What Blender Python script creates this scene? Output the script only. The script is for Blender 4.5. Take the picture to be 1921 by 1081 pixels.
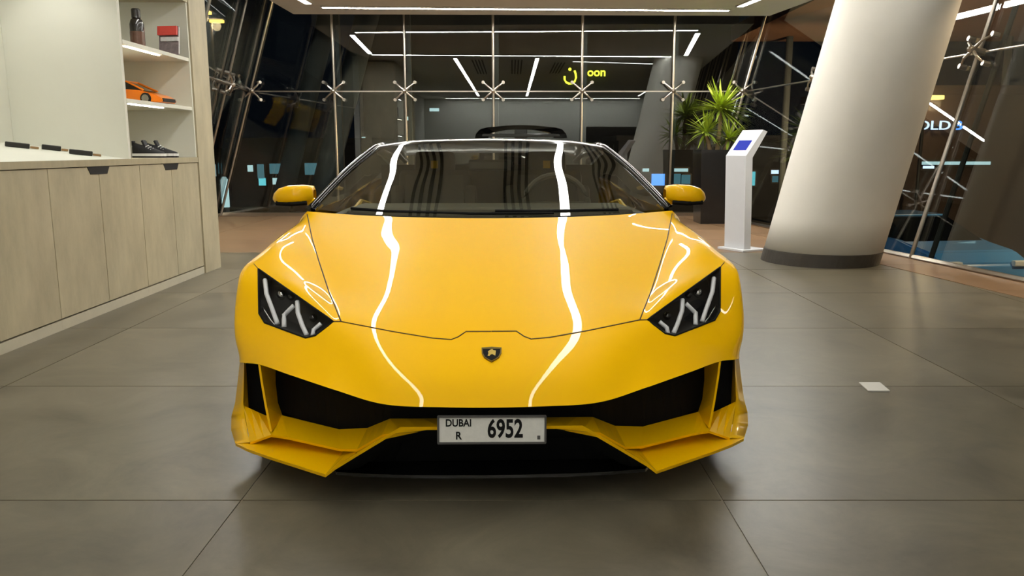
import bpy, bmesh, math, random
import numpy as np
from mathutils import Vector, Matrix
from mathutils.bvhtree import BVHTree

random.seed(7)
for o in list(bpy.data.objects):
    bpy.data.objects.remove(o)
scene = bpy.context.scene
COL = scene.collection
R = math.radians

# ------------------------------------------------------------------ camera, world, exposure
F, PITCH, CAMH = 1500.0, R(9.83), 1.15
cam_d = bpy.data.cameras.new('camera')
cam_d.sensor_width = 36.0
cam_d.lens = 36.0 * F / 1921.0
cam_d.clip_start = 0.05
cam_d.clip_end = 300
cam = bpy.data.objects.new('camera', cam_d)
COL.objects.link(cam)
cam.location = (0, 0, CAMH)
cam.rotation_euler = (R(90) - PITCH, 0, 0)
scene.camera = cam

world = bpy.data.worlds.new('night')
scene.world = world
world.use_nodes = True
world.node_tree.nodes['Background'].inputs[0].default_value = (0.10, 0.13, 0.2, 1)
world.node_tree.nodes['Background'].inputs[1].default_value = 0.015

vs = scene.view_settings
vs.view_transform = 'Standard'
vs.look = 'None'
vs.gamma = 1
vs.exposure = 0.55
vs.use_curve_mapping = False
scene.cycles.use_denoising = True
scene.cycles.max_bounces = 10
scene.cycles.transparent_max_bounces = 24
scene.cycles.sample_clamp_indirect = 6.0
LED = 30.0            # radiance of the ceiling strips

# ------------------------------------------------------------------ materials
MATS = {}
def srgb(r, g, b):
    def c(v):
        v /= 255.0
        return v / 12.92 if v <= 0.04045 else ((v + 0.055) / 1.055) ** 2.4
    return (c(r), c(g), c(b), 1)

def mat(name, col, rough=0.5, metal=0.0, coat=0.0, coat_rough=0.03, emit=None, estr=0.0, noise=None, spec=None, bump=None):
    """principled material; noise=(scale, amount, stretch) varies the base colour procedurally"""
    m = bpy.data.materials.new(name)
    m.use_nodes = True
    nt = m.node_tree
    b = nt.nodes['Principled BSDF']
    b.inputs['Base Color'].default_value = col
    b.inputs['Roughness'].default_value = rough
    b.inputs['Metallic'].default_value = metal
    if coat:
        b.inputs['Coat Weight'].default_value = coat
        b.inputs['Coat Roughness'].default_value = coat_rough
    if spec is not None:
        b.inputs['Specular IOR Level'].default_value = spec
    if emit:
        b.inputs['Emission Color'].default_value = emit
        b.inputs['Emission Strength'].default_value = estr
    if noise:
        sc, amt, st = noise
        tc = nt.nodes.new('ShaderNodeTexCoord')
        mp = nt.nodes.new('ShaderNodeMapping')
        mp.inputs['Scale'].default_value = st
        nz = nt.nodes.new('ShaderNodeTexNoise')
        nz.inputs['Scale'].default_value = sc
        nz.inputs['Detail'].default_value = 6
        nz.inputs['Roughness'].default_value = 0.65
        rp = nt.nodes.new('ShaderNodeValToRGB')
        rp.color_ramp.elements[0].position = 0.3
        rp.color_ramp.elements[1].position = 0.7
        rp.color_ramp.elements[0].color = tuple(c * (1 - amt) for c in col[:3]) + (1,)
        rp.color_ramp.elements[1].color = tuple(min(1, c * (1 + amt)) for c in col[:3]) + (1,)
        nt.links.new(tc.outputs['Object'], mp.inputs['Vector'])
        nt.links.new(mp.outputs['Vector'], nz.inputs['Vector'])
        nt.links.new(nz.outputs['Fac'], rp.inputs['Fac'])
        nt.links.new(rp.outputs['Color'], b.inputs['Base Color'])
        if bump:
            bp = nt.nodes.new('ShaderNodeBump')
            bp.inputs['Strength'].default_value = bump
            bp.inputs['Distance'].default_value = 0.01
            nt.links.new(nz.outputs['Fac'], bp.inputs['Height'])
            nt.links.new(bp.outputs['Normal'], b.inputs['Normal'])
    MATS[name] = m
    return m

def emis(name, col, s):
    m = bpy.data.materials.new(name)
    m.use_nodes = True
    nt = m.node_tree
    for n in list(nt.nodes):
        nt.nodes.remove(n)
    e = nt.nodes.new('ShaderNodeEmission')
    e.inputs[0].default_value = col
    e.inputs[1].default_value = s
    o = nt.nodes.new('ShaderNodeOutputMaterial')
    nt.links.new(e.outputs[0], o.inputs[0])
    MATS[name] = m
    return m

def glass(name, tint, ior=1.5, rough=0.0):
    """clear pane: tinted transmission plus a Fresnel mirror"""
    m = bpy.data.materials.new(name)
    m.use_nodes = True
    nt = m.node_tree
    for n in list(nt.nodes):
        nt.nodes.remove(n)
    t = nt.nodes.new('ShaderNodeBsdfTransparent')
    t.inputs[0].default_value = tint
    g = nt.nodes.new('ShaderNodeBsdfGlossy')
    g.inputs['Roughness'].default_value = rough
    g.inputs['Color'].default_value = (1, 1, 1, 1)
    fr = nt.nodes.new('ShaderNodeFresnel')
    gb = nt.nodes.new('ShaderNodeNewGeometry')
    mr = nt.nodes.new('ShaderNodeMapRange')          # same reflectance from both sides of a face
    mr.inputs['To Min'].default_value = ior
    mr.inputs['To Max'].default_value = 1.0 / ior
    nt.links.new(gb.outputs['Backfacing'], mr.inputs['Value'])
    nt.links.new(mr.outputs[0], fr.inputs[0])
    mx = nt.nodes.new('ShaderNodeMixShader')
    o = nt.nodes.new('ShaderNodeOutputMaterial')
    nt.links.new(fr.outputs[0], mx.inputs[0])
    nt.links.new(t.outputs[0], mx.inputs[1])
    nt.links.new(g.outputs[0], mx.inputs[2])
    nt.links.new(mx.outputs[0], o.inputs[0])
    MATS[name] = m
    return m

def tile_mat(name, a, b_, rough):
    """stone-look tile: cloudy noise in world space plus a small shift per tile"""
    m = bpy.data.materials.new(name)
    m.use_nodes = True
    nt = m.node_tree
    b = nt.nodes['Principled BSDF']
    b.inputs['Specular IOR Level'].default_value = 0.5
    oi = nt.nodes.new('ShaderNodeObjectInfo')
    ge = nt.nodes.new('ShaderNodeNewGeometry')
    ml = nt.nodes.new('ShaderNodeVectorMath'); ml.operation = 'MULTIPLY_ADD'
    ml.inputs[1].default_value = (7, 11, 0)
    cb = nt.nodes.new('ShaderNodeCombineXYZ')
    nt.links.new(oi.outputs['Random'], cb.inputs[0])
    nt.links.new(oi.outputs['Random'], cb.inputs[1])
    nt.links.new(cb.outputs[0], ml.inputs[0])
    nt.links.new(ge.outputs['Position'], ml.inputs[2])
    n1 = nt.nodes.new('ShaderNodeTexNoise'); n1.inputs['Scale'].default_value = 2.2; n1.inputs['Detail'].default_value = 9; n1.inputs['Roughness'].default_value = 0.7
    n1.inputs['Distortion'].default_value = 0.6
    nt.links.new(ml.outputs[0], n1.inputs['Vector'])
    rp = nt.nodes.new('ShaderNodeValToRGB')
    rp.color_ramp.elements[0].position = 0.28; rp.color_ramp.elements[0].color = a
    rp.color_ramp.elements[1].position = 0.72; rp.color_ramp.elements[1].color = b_
    nt.links.new(n1.outputs['Fac'], rp.inputs['Fac'])
    mr = nt.nodes.new('ShaderNodeMapRange'); mr.inputs['To Min'].default_value = 0.9; mr.inputs['To Max'].default_value = 1.1
    nt.links.new(oi.outputs['Random'], mr.inputs['Value'])
    mm = nt.nodes.new('ShaderNodeVectorMath'); mm.operation = 'SCALE'
    nt.links.new(rp.outputs['Color'], mm.inputs[0]); nt.links.new(mr.outputs[0], mm.inputs['Scale'])
    nt.links.new(mm.outputs[0], b.inputs['Base Color'])
    rr = nt.nodes.new('ShaderNodeMapRange'); rr.inputs['To Min'].default_value = rough - 0.06; rr.inputs['To Max'].default_value = rough + 0.1
    nt.links.new(n1.outputs['Fac'], rr.inputs['Value'])
    nt.links.new(rr.outputs[0], b.inputs['Roughness'])
    MATS[name] = m
    return m

tile_mat('tile_grey', srgb(74, 69, 56), srgb(118, 111, 93), 0.32)
tile_mat('tile_brown', srgb(112, 86, 60), srgb(144, 114, 84), 0.36)
mat('grout', srgb(128, 122, 108), 0.8)
mat('ceiling_paint', srgb(212, 211, 203), 0.9, noise=(3, 0.03, (1, 1, 1)))
mat('wall_paint', srgb(214, 214, 206), 0.9, noise=(3, 0.03, (1, 1, 1)))
mat('column_paint', srgb(222, 218, 208), 0.75, noise=(2, 0.03, (1, 1, 1)))
mat('column_skirt', srgb(60, 55, 48), 0.5, noise=(9, 0.15, (1, 1, 1)))
mat('laminate', srgb(184, 174, 146), 0.55, noise=(4.5, 0.16, (1, 1.2, 0.5)))
mat('laminate_edge', srgb(176, 166, 138), 0.55, noise=(6, 0.08, (4, 4, 0.5)))
mat('white_board', srgb(226, 226, 214), 0.6, noise=(2, 0.02, (1, 1, 1)))
mat('plinth', srgb(196, 190, 170), 0.5, noise=(6, 0.05, (1, 1, 1)))
mat('notch_black', srgb(14, 13, 12), 0.6, noise=(9, 0.1, (1, 1, 1)))
emis('led', (1.0, 0.98, 0.92, 1), LED * 0.68)
emis('led_far', (1.0, 0.98, 0.92, 1), LED * 1.95)
emis('led_niche', (1.0, 0.98, 0.95, 1), 26.0)
emis('led_niche_warm', (1.0, 0.86, 0.66, 1), 24.0)
mat('led_housing', srgb(205, 205, 200), 0.5, noise=(9, 0.02, (1, 1, 1)))
mat('steel', srgb(190, 182, 170), 0.28, metal=1.0, noise=(14, 0.06, (1, 1, 8)))
mat('mullion_dark', srgb(46, 42, 38), 0.5, noise=(9, 0.1, (1, 1, 1)))
glass('pane_glass', (0.80, 0.86, 0.86, 1), 1.8)
glass('windscreen_glass', (0.78, 0.80, 0.72, 1), 1.9)
glass('lamp_glass', (0.97, 0.97, 0.97, 1), 1.4)
# car
mat('car_yellow', srgb(255, 196, 0), 0.42, coat=1.0, coat_rough=0.015, noise=(900, 0.02, (1, 1, 1)), spec=0.1)
MATS['car_yellow'].node_tree.nodes['Principled BSDF'].inputs['Coat IOR'].default_value = 1.27
mat('gloss_black', srgb(9, 9, 9), 0.12, coat=0.6, noise=(30, 0.1, (1, 1, 1)))
mat('matte_black', srgb(7, 7, 7), 0.75, noise=(40, 0.15, (1, 1, 1)), spec=0.2)
mat('seam', srgb(60, 34, 4), 0.6, noise=(40, 0.1, (1, 1, 1)))
mat('rubber', srgb(16, 16, 16), 0.8, noise=(60, 0.15, (1, 1, 1)))
mat('rim', srgb(26, 26, 28), 0.3, metal=0.6, noise=(30, 0.1, (1, 1, 1)))
mat('cabin_black', srgb(74, 72, 64), 0.7, noise=(50, 0.15, (1, 1, 1)))
mat('seat_leather', srgb(84, 80, 70), 0.55, noise=(60, 0.12, (1, 1, 1)))
mat('cabin_yellow', srgb(225, 180, 30), 0.5, noise=(40, 0.05, (1, 1, 1)))
mat('lamp_housing', srgb(26, 27, 28), 0.35, noise=(30, 0.15, (1, 1, 1)))
mat('lamp_bar', srgb(228, 230, 232), 0.3, noise=(30, 0.04, (1, 1, 1)))
mat('chrome', srgb(200, 200, 200), 0.15, metal=1.0, noise=(30, 0.03, (1, 1, 1)))
mat('plate_white', srgb(214, 213, 206), 0.45, noise=(60, 0.05, (1, 1, 1)))
mat('plate_frame', srgb(70, 68, 66), 0.4, noise=(30, 0.05, (1, 1, 1)))
mat('ink', srgb(12, 12, 12), 0.7, noise=(30, 0.05, (1, 1, 1)), spec=0.2)
mat('gold', srgb(235, 205, 110), 0.3, metal=0.7, noise=(30, 0.05, (1, 1, 1)))
mat('badge_rim', srgb(130, 112, 60), 0.35, metal=0.6, noise=(30, 0.05, (1, 1, 1)))

# ------------------------------------------------------------------ mesh helpers
def new_obj(name, mesh, parent=None, loc=None):
    o = bpy.data.objects.new(name, mesh)
    COL.objects.link(o)
    if parent is not None:
        o.parent = parent
    if loc is not None:
        o.location = loc
    return o

def tag(o, label=None, cat=None, group=None, kind=None):
    if label: o['label'] = label
    if cat: o['category'] = cat
    if group: o['group'] = group
    if kind: o['kind'] = kind
    return o

def empty(name, loc=(0, 0, 0), rz=0.0, label=None, cat=None, group=None):
    o = bpy.data.objects.new(name, None)
    o.empty_display_size = 0.1
    COL.objects.link(o)
    o.location = loc
    o.rotation_euler = (0, 0, rz)
    return tag(o, label, cat, group)

class MB:
    """collects shapes in one bmesh; build() links it as one mesh object"""
    def __init__(s):
        s.bm = bmesh.new()
    def quad(s, *pts):
        return s.bm.faces.new([s.bm.verts.new(p) for p in pts])
    def box(s, c, d, rot=None, bevel=0.0):
        m = Matrix.Translation(Vector(c))
        if rot is not None:
            m = m @ rot
        m = m @ Matrix.Diagonal((d[0], d[1], d[2], 1))
        g = bmesh.ops.create_cube(s.bm, size=1.0, matrix=m)
        if bevel:
            es = list({e for v in g['verts'] for e in v.link_edges})
            bmesh.ops.bevel(s.bm, geom=es, offset=bevel, segments=2, affect='EDGES', profile=0.6)
        return s
    def prism(s, poly, axis, lo, hi):
        """extrude a 2D polygon along axis (0,1,2) between lo and hi"""
        def P(a, b, t):
            return ((t, a, b), (a, t, b), (a, b, t))[axis]
        v0 = [s.bm.verts.new(P(a, b, lo)) for a, b in poly]
        v1 = [s.bm.verts.new(P(a, b, hi)) for a, b in poly]
        n = len(poly)
        for i in range(n):
            s.bm.faces.new((v0[i], v0[(i + 1) % n], v1[(i + 1) % n], v1[i]))
        s.bm.faces.new(v0[::-1]); s.bm.faces.new(v1)
        return s
    def tube(s, pts, r, n=8, cap=True, taper=None):
        pts = [Vector(p) for p in pts]
        rings = []
        for i, p in enumerate(pts):
            a = pts[max(0, i - 1)]; b = pts[min(len(pts) - 1, i + 1)]
            d = (b - a).normalized()
            up = Vector((0, 0, 1)) if abs(d.z) < 0.9 else Vector((0, 1, 0))
            x = d.cross(up).normalized(); y = x.cross(d)
            rr = r if taper is None else r * taper[i]
            rings.append([s.bm.verts.new(p + (x * math.cos(2 * math.pi * k / n) + y * math.sin(2 * math.pi * k / n)) * rr) for k in range(n)])
        for a, b in zip(rings, rings[1:]):
            for k in range(n):
                s.bm.faces.new((a[k], a[(k + 1) % n], b[(k + 1) % n], b[k]))
        if cap:
            s.bm.faces.new(rings[0][::-1]); s.bm.faces.new(rings[-1])
        return s
    def lathe(s, prof, n=32, c=(0, 0, 0), axis='z'):
        rings = []
        for r, z in prof:
            ring = []
            for k in range(n):
                a = 2 * math.pi * k / n
                p = (r * math.cos(a), r * math.sin(a), z) if axis == 'z' else (z, r * math.cos(a), r * math.sin(a))
                ring.append(s.bm.verts.new((p[0] + c[0], p[1] + c[1], p[2] + c[2])))
            rings.append(ring)
        for a, b in zip(rings, rings[1:]):
            for k in range(n):
                s.bm.faces.new((a[k], a[(k + 1) % n], b[(k + 1) % n], b[k]))
        if prof[0][0] > 1e-4: s.bm.faces.new(rings[0][::-1])
        if prof[-1][0] > 1e-4: s.bm.faces.new(rings[-1])
        return s
    def ball(s, c, r, seg=12, sc=(1, 1, 1)):
        bmesh.ops.create_uvsphere(s.bm, u_segments=seg, v_segments=max(6, seg // 2), radius=r,
                                  matrix=Matrix.Translation(Vector(c)) @ Matrix.Diagonal((sc[0], sc[1], sc[2], 1)))
        return s
    def grid(s, rows):
        vr = [[s.bm.verts.new(p) for p in r] for r in rows]
        for a, b in zip(vr, vr[1:]):
            for k in range(len(a) - 1):
                s.bm.faces.new((a[k], a[k + 1], b[k + 1], b[k]))
        return s
    def build(s, name, m, parent=None, smooth=False, loc=None, weld=0.0):
        if weld:
            bmesh.ops.remove_doubles(s.bm, verts=s.bm.verts, dist=weld)
        bmesh.ops.recalc_face_normals(s.bm, faces=s.bm.faces)
        me = bpy.data.meshes.new(name)
        s.bm.to_mesh(me); s.bm.free()
        me.materials.append(MATS[m])
        if smooth:
            for p in me.polygons: p.use_smooth = True
        return new_obj(name, me, parent, loc)

def bx(name, m, c, d, parent=None, bevel=0.0, rot=None):
    return MB().box(c, d, rot, bevel).build(name, m, parent)

def copy_tree(o, parent=None):
    c = o.copy(); COL.objects.link(c)
    if parent is not None:
        c.parent = parent
    for ch in [q for q in COL.objects if q.parent == o]:
        copy_tree(ch, c)
    return c

_dg = None
def text_part(name, body, m, parent, size, loc, rot, depth=0.004, sx=1.0, bold=0.0, align='CENTER'):
    cu = bpy.data.curves.new(name, 'FONT')
    cu.body = body; cu.size = size; cu.extrude = depth; cu.align_x = align; cu.align_y = 'CENTER'; cu.offset = bold
    cu.resolution_u = 4
    tmp = bpy.data.objects.new('tmp', cu)
    COL.objects.link(tmp)
    me = bpy.data.meshes.new_from_object(tmp.evaluated_get(bpy.context.evaluated_depsgraph_get()))
    bpy.data.objects.remove(tmp)
    me.materials.clear(); me.materials.append(MATS[m])
    o = new_obj(name, me, parent, loc)
    o.rotation_euler = rot
    o.scale = (sx, 1, 1)
    return o

# ================================================================== THE ROOM
GY = 14.05                               # back glazing
def right_x(y): return 3.7 + 0.145 * (12.55 - y)     # foot of the right glazing
LEAN = 0.30                              # sideways lean per metre of height (whole building leans right)
def left_x(y): return -5.15 + 0.13 * (GY - y)
CZ = 3.3
# floor: slab of grout with raised tiles
fl = MB().prism([(-5.35, -7.3), (right_x(-7.3) + 0.06, -7.3), (right_x(14.2) + 0.06, 14.2), (-5.35, 14.2)], 2, -0.11, -0.004).build('floor', 'grout')
tag(fl, 'dark grey stone-look tiled showroom floor', None, None, 'structure')
TX, TY = 1.6, 1.3
tm = MB().box((0, 0, -0.006), (TX - 0.006, TY - 0.006, 0.012)).build('tile', 'tile_grey', fl)
tmesh = tm.data
bpy.data.objects.remove(tm)
tmesh_b = tmesh.copy(); tmesh_b.materials.clear(); tmesh_b.materials.append(MATS['tile_brown'])
rdir = Vector((-0.145, 1, 0)).normalized(); rnor = Vector((rdir.y, -rdir.x, 0))
def clipped(me, cx, cy):
    """copy of the tile mesh trimmed to the room outline"""
    bm = bmesh.new(); bm.from_mesh(me)
    for co, no in ((Vector((right_x(0) - cx + 0.05, -cy, 0)), rnor), (Vector((0, 14.2 - cy, 0)), Vector((0, 1, 0))), (Vector((-5.35 - cx, 0, 0)), Vector((-1, 0, 0)))):
        bmesh.ops.bisect_plane(bm, geom=bm.verts[:] + bm.edges[:] + bm.faces[:], plane_co=co, plane_no=no, clear_outer=True)
    if not bm.faces:
        bm.free(); return None
    bmesh.ops.holes_fill(bm, edges=bm.edges[:])
    m2 = bpy.data.meshes.new('tile'); bm.to_mesh(m2); bm.free()
    m2.materials.append(me.materials[0])
    return m2
for i in range(-3, 6):
    for j in range(-8, 10):
        cx = -0.9 + TX * (i + 0.5); cy = 2.5 + TY * (j + 0.5)
        if cy - TY / 2 > 14.15 or cy < -7.5 or cx - TX / 2 > right_x(cy - TY / 2):
            continue
        me = tmesh_b if cy > 8.6 else tmesh
        if cx + TX / 2 > right_x(cy + TY / 2) or cy + TY / 2 > 14.2 or cx - TX / 2 < -5.35:
            me = clipped(me, cx, cy)
            if me is None: continue
        new_obj('tile', me, fl, (cx, cy, 0.0))
# brown border along the right glazing (warm floor glow put into the colour of thin slabs)
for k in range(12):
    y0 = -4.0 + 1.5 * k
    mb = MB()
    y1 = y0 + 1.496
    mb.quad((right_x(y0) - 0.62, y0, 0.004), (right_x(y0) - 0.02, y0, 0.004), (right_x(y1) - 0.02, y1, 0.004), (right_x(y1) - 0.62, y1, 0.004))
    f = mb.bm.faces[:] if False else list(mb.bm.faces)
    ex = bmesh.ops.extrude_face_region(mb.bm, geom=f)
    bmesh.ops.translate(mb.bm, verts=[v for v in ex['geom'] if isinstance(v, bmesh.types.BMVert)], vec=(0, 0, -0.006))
    mb.build('border_glow', 'tile_brown', fl)

# ceiling
cl = MB()
cl.prism([(-3.52, 13.45), (4.2, 13.62), (4.35, 12.5), (6.6, -7.2), (-3.9, -7.2)], 2, CZ, CZ + 0.3)
tag(cl.build('ceiling', 'ceiling_paint'), 'pale flat ceiling with light strips', None, None, 'structure')
wl = MB().box((-3.84, 0.35, 1.7), (0.12, 15.1, 3.4)).build('wall_left', 'wall_paint')
tag(wl, 'white wall behind the display cabinets', None, None, 'structure')
wb = MB().box((1.3, -7.2, 1.7), (10.6, 0.12, 3.4)).build('wall_rear', 'wall_paint')
tag(wb, 'white wall at the camera end', None, None, 'structure')

dr = MB().box((4.3, -7.125, 1.06), (2.2, 0.03, 2.12)).build('door_1', 'mullion_dark'); tag(dr, 'dark double door in the wall at the camera end', None, None, 'structure')
for s_ in (-1, 1): MB().tube([(4.3 + 0.1 * s_, -7.06, 0.85), (4.3 + 0.1 * s_, -7.06, 1.35)], 0.015, 8).build('handle', 'steel', dr)
# ceiling light strips
def strip(a, b, label, w=0.09, m='led'):
    a = Vector((a[0], a[1], 0)); b = Vector((b[0], b[1], 0))
    d = b - a; L = d.length; mid = (a + b) / 2
    t = empty('ceiling_light', (mid.x, mid.y, CZ), math.atan2(d.y, d.x), label, 'light', 'recessed ceiling light strips')
    MB().box((0, 0, -0.012), (L, w, 0.022)).build('diffuser', m, t)
    h = MB()
    h.box((0, w / 2 + 0.012, -0.012), (L + 0.05, 0.022, 0.024)); h.box((0, -w / 2 - 0.012, -0.012), (L + 0.05, 0.022, 0.024))
    h.box((L / 2 + 0.012, 0, -0.012), (0.022, w, 0.024)); h.box((-L / 2 - 0.012, 0, -0.012), (0.022, w, 0.024))
    h.build('frame', 'led_housing', t)
strip((-2.89, 12.74), (3.37, 13.0), 'long ceiling light strip across the top of the back glazing', m='led_far')
strip((-3.02, 12.4), (-3.2, 9.4), 'ceiling light strip at the left end of the far lit rectangle', m='led_far')
strip((3.45, 12.65), (4.0, 9.05), 'ceiling light strip at the right end of the far lit rectangle', m='led_far')
strip((-3.2, 9.2), (4.05, 8.8), 'ceiling light strip crossing over the rear of the car', m='led_far')
strip((-1.35, 8.5), (-1.35, -5.0), 'lengthwise ceiling light strip mirrored left of centre on the bonnet')
strip((0.60, 8.5), (0.60, -5.0), 'lengthwise ceiling light strip mirrored right of centre on the bonnet')
strip((1.5, 7.8), (4.1, 7.1), 'short crosswise ceiling light strip on the right', w=0.07)
strip((-2.8, -6.6), (5.4, -6.6), 'ceiling light strip washing the wall at the camera end', w=0.07, m='led_far')
strip((4.75, 2.6), (5.1, -5.0), 'lengthwise ceiling light strip beside the right glazing', w=0.05)

# ceiling slot diffusers
def slots(x, y0, y1, label):
    t = empty('air_diffuser', (x, (y0 + y1) / 2, CZ - 0.001), 0, label, 'air vent', 'slot diffusers in the ceiling')
    for k in range(4):
        MB().box((-0.12 + 0.08 * k, 0, -0.006), (0.035, y1 - y0, 0.008)).build('slot', 'notch_black', t)
slots(-0.85, 4.4, 8.0, 'black four-slot air diffuser in the ceiling, left of centre')
slots(0.12, 4.4, 8.0, 'black four-slot air diffuser in the ceiling, near the centre')
slots(1.2, 4.6, 7.4, 'black four-slot air diffuser in the ceiling, right of centre')

# warm recessed downlights along the right glazing
emis('downlight_warm', (1.0, 0.78, 0.5, 1), 20.0)
for x, y, lab in ((4.78, 7.7, 'warm recessed downlight above the right border, farthest from the camera'), (4.95, 6.0, 'warm recessed downlight above the right border, second from the column'), (5.1, 4.3, 'warm recessed downlight above the right border, third from the column')):
    t = empty('downlight', (x, y, CZ), 0, lab, 'light', 'warm downlights by the right glazing')
    MB().lathe([(0.05, -0.012), (0.062, -0.012), (0.066, -0.001)], 20).build('ring', 'led_housing', t)
    MB().lathe([(0.001, -0.008), (0.048, -0.008)], 20).build('lens', 'downlight_warm', t)
    ld = bpy.data.lights.new('downlight_beam', 'SPOT'); ld.energy = 70; ld.color = (1, .78, .52); ld.spot_size = R(95); ld.spot_blend = 0.7; ld.shadow_soft_size = 0.05
    lo = bpy.data.objects.new('downlight_beam', ld); COL.objects.link(lo); lo.parent = t; lo.location = (0, 0, -0.03)
# ---- glazing
GT = 4.0                                  # glass top
def pane(parent, pts, th=0.012):
    """pts: four corners; slab pushed out along its normal"""
    P = [Vector(p) for p in pts]
    n = (P[1] - P[0]).cross(P[3] - P[0]).normalized() * th
    mb = MB()
    a = [mb.bm.verts.new(p) for p in P]; b = [mb.bm.verts.new(p + n) for p in P]
    mb.bm.faces.new(a[::-1]); mb.bm.faces.new(b)
    for i in range(4):
        mb.bm.faces.new((a[i], a[(i + 1) % 4], b[(i + 1) % 4], b[i]))
    return mb.build('pane', 'pane_glass', parent)

def spider(parent, c, u, v, n, s=0.17):
    """four-arm point fixing; u,v span the glass plane, n points indoors"""
    c = Vector(c); u = Vector(u).normalized(); v = Vector(v).normalized(); n = Vector(n).normalized()
    mb = MB()
    mb.tube([c - n * 0.02, c + n * 0.12], 0.04, 12)
    mb.ball(c + n * 0.12, 0.038)
    for a in (-1, 1):
        for b in (-1, 1):
            e = c + u * a * s + v * b * s * 0.85
            mb.tube([c + n * 0.10, c + (u * a + v * b * 0.85) * s * 0.55 + n * 0.10, e + n * 0.055], 0.014, 8, taper=[1.4, 1.0, 0.85])
            mb.tube([e + n * 0.075, e + n * 0.002], 0.028, 10)
    return mb.build('spider_fitting', 'steel', parent, smooth=False)

bx_posts = [-3.03, -1.82, -0.32, 1.19, 2.74]
w1 = empty('window_1', (0, GY, 0)); tag(w1, 'tall point-fixed glass wall behind the car', None, None, 'structure')
ZT = 2.13
def cornerL(z): return -5.15 + LEAN * z
def cornerR(z): return 3.48 + 0.245 * z
edges = [cornerL] + [(lambda z, x=x: x) for x in bx_posts] + [cornerR]
for a, b in zip(edges, edges[1:]):
    for z0, z1 in ((0.0, ZT - 0.012), (ZT + 0.012, GT)):
        pane(w1, [(a(z0) + 0.008, 0, z0), (b(z0) - 0.008, 0, z0), (b(z1) - 0.008, 0, z1), (a(z1) + 0.008, 0, z1)][::1])
for x in bx_posts:
    MB().tube([(x, -0.05, 0), (x, -0.05, GT)], 0.02, 10).build('rod', 'steel', w1)
    MB().box((x + 0.06, 0.12, GT / 2), (0.06, 0.14, GT)).build('fin', 'mullion_dark', w1)
    spider(w1, (x, -0.02, ZT), (1, 0, 0), (0, 0, 1), (0, -1, 0))
MB().box(((cornerL(ZT) + cornerR(ZT)) / 2, 0, ZT), (cornerR(ZT) - cornerL(ZT), 0.012, 0.022)).build('transom_joint', 'steel', w1)
MB().box((-0.85, -0.02, 0.03), (8.5, 0.06, 0.06)).build('sill', 'steel', w1)

def side_glazing(name, label, fx, lean, ys, zt, side):
    w = empty(name, (0, 0, 0)); tag(w, label, None, None, 'structure')
    for y0, y1 in zip(ys, ys[1:]):
        for z0, z1 in ((0.0, zt - 0.012), (zt + 0.012, GT)):
            q = [(fx(y0) + lean * z0, y0 - 0.008, z0), (fx(y1) + lean * z0, y1 + 0.008, z0), (fx(y1) + lean * z1, y1 + 0.008, z1), (fx(y0) + lean * z1, y0 - 0.008, z1)]
            pane(w, q)
    dx = fx(ys[-1]) - fx(ys[0]); dy = ys[-1] - ys[0]
    u = Vector((dx, dy, 0)).normalized()
    for y in ys[1:-1]:
        x0 = fx(y) - 0.05 * side
        MB().tube([(x0, y, 0), (x0 + lean * GT, y, GT)], 0.022, 10).build('rod', 'steel', w)
        x1 = fx(y) + 0.1 * side
        MB().tube([(x1, y - 0.12, 0), (x1 + lean * GT, y - 0.12, GT)], 0.028, 8).build('fin', 'mullion_dark', w)
        spider(w, (fx(y) + lean * zt - 0.02 * side, y, zt), u, (lean, 0, 1), (-side, 0, lean * side), 0.17)
    a = (fx(ys[0]) + lean * zt, ys[0], zt); b = (fx(ys[-1]) + lean * zt, ys[-1], zt)
    MB().tube([a, b], 0.013, 6).build('transom_joint', 'steel', w)
    MB().tube([(fx(ys[0]) - 0.03 * side, ys[0], 0.02), (fx(ys[-1]) - 0.03 * side, ys[-1], 0.02)], 0.03, 6).build('sill', 'steel', w)
    return w
w2 = side_glazing('window_2', 'inward leaning glass wall past the display cabinets', left_x, LEAN, [GY, 12.2, 10.3, 8.4], ZT, -1)
w3 = side_glazing('window_3', 'outward leaning glass wall on the right', right_x, 0.245, [GY, 11.6, 8.45, 6.2, 4.0, 1.0, -2.2, -7.1], ZT, 1)
# corner rods
for nm, f_ in (('rod', cornerL), ('rod', cornerR)):
    sgn = 1 if f_ is cornerL else -1
    MB().tube([(f_(0) + 0.05 * sgn, -0.05, 0), (f_(GT) + 0.05 * sgn, -0.05, GT)], 0.022, 10).build(nm, 'steel', w1)
    spider(w1, (f_(ZT) + 0.02 * sgn, -0.05, ZT), (1, 0, 0), (0, 0, 1), (sgn * 0.7, -0.7, 0))

# leaning white column
col_t = empty('leaning_column', (3.22, 8.32, 0), 0, 'thick round white column leaning to the right', 'column')
mb = MB(); n = 64; rings = []
for z in [0.13 + (CZ - 0.135) * k / 10 for k in range(11)]:
    rings.append([mb.bm.verts.new((0.232 * z + 0.58 * math.cos(2 * math.pi * k / n), 0.58 * math.sin(2 * math.pi * k / n), z)) for k in range(n)])
for a, b in zip(rings, rings[1:]):
    for k in range(n):
        mb.bm.faces.new((a[k], a[(k + 1) % n], b[(k + 1) % n], b[k]))
mb.bm.faces.new(rings[0][::-1])
mb.build('shaft', 'column_paint', col_t, smooth=True)
mb = MB(); rings = []
for z, r in ((0, 0.585), (0.125, 0.585), (0.13, 0.57)):
    rings.append([mb.bm.verts.new((0.232 * z + r * math.cos(2 * math.pi * k / n), r * math.sin(2 * math.pi * k / n), z)) for k in range(n)])
for a, b in zip(rings, rings[1:]):
    for k in range(n):
        mb.bm.faces.new((a[k], a[(k + 1) % n], b[(k + 1) % n], b[k]))
mb.bm.faces.new(rings[0][::-1]); mb.bm.faces.new(rings[-1])
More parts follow.
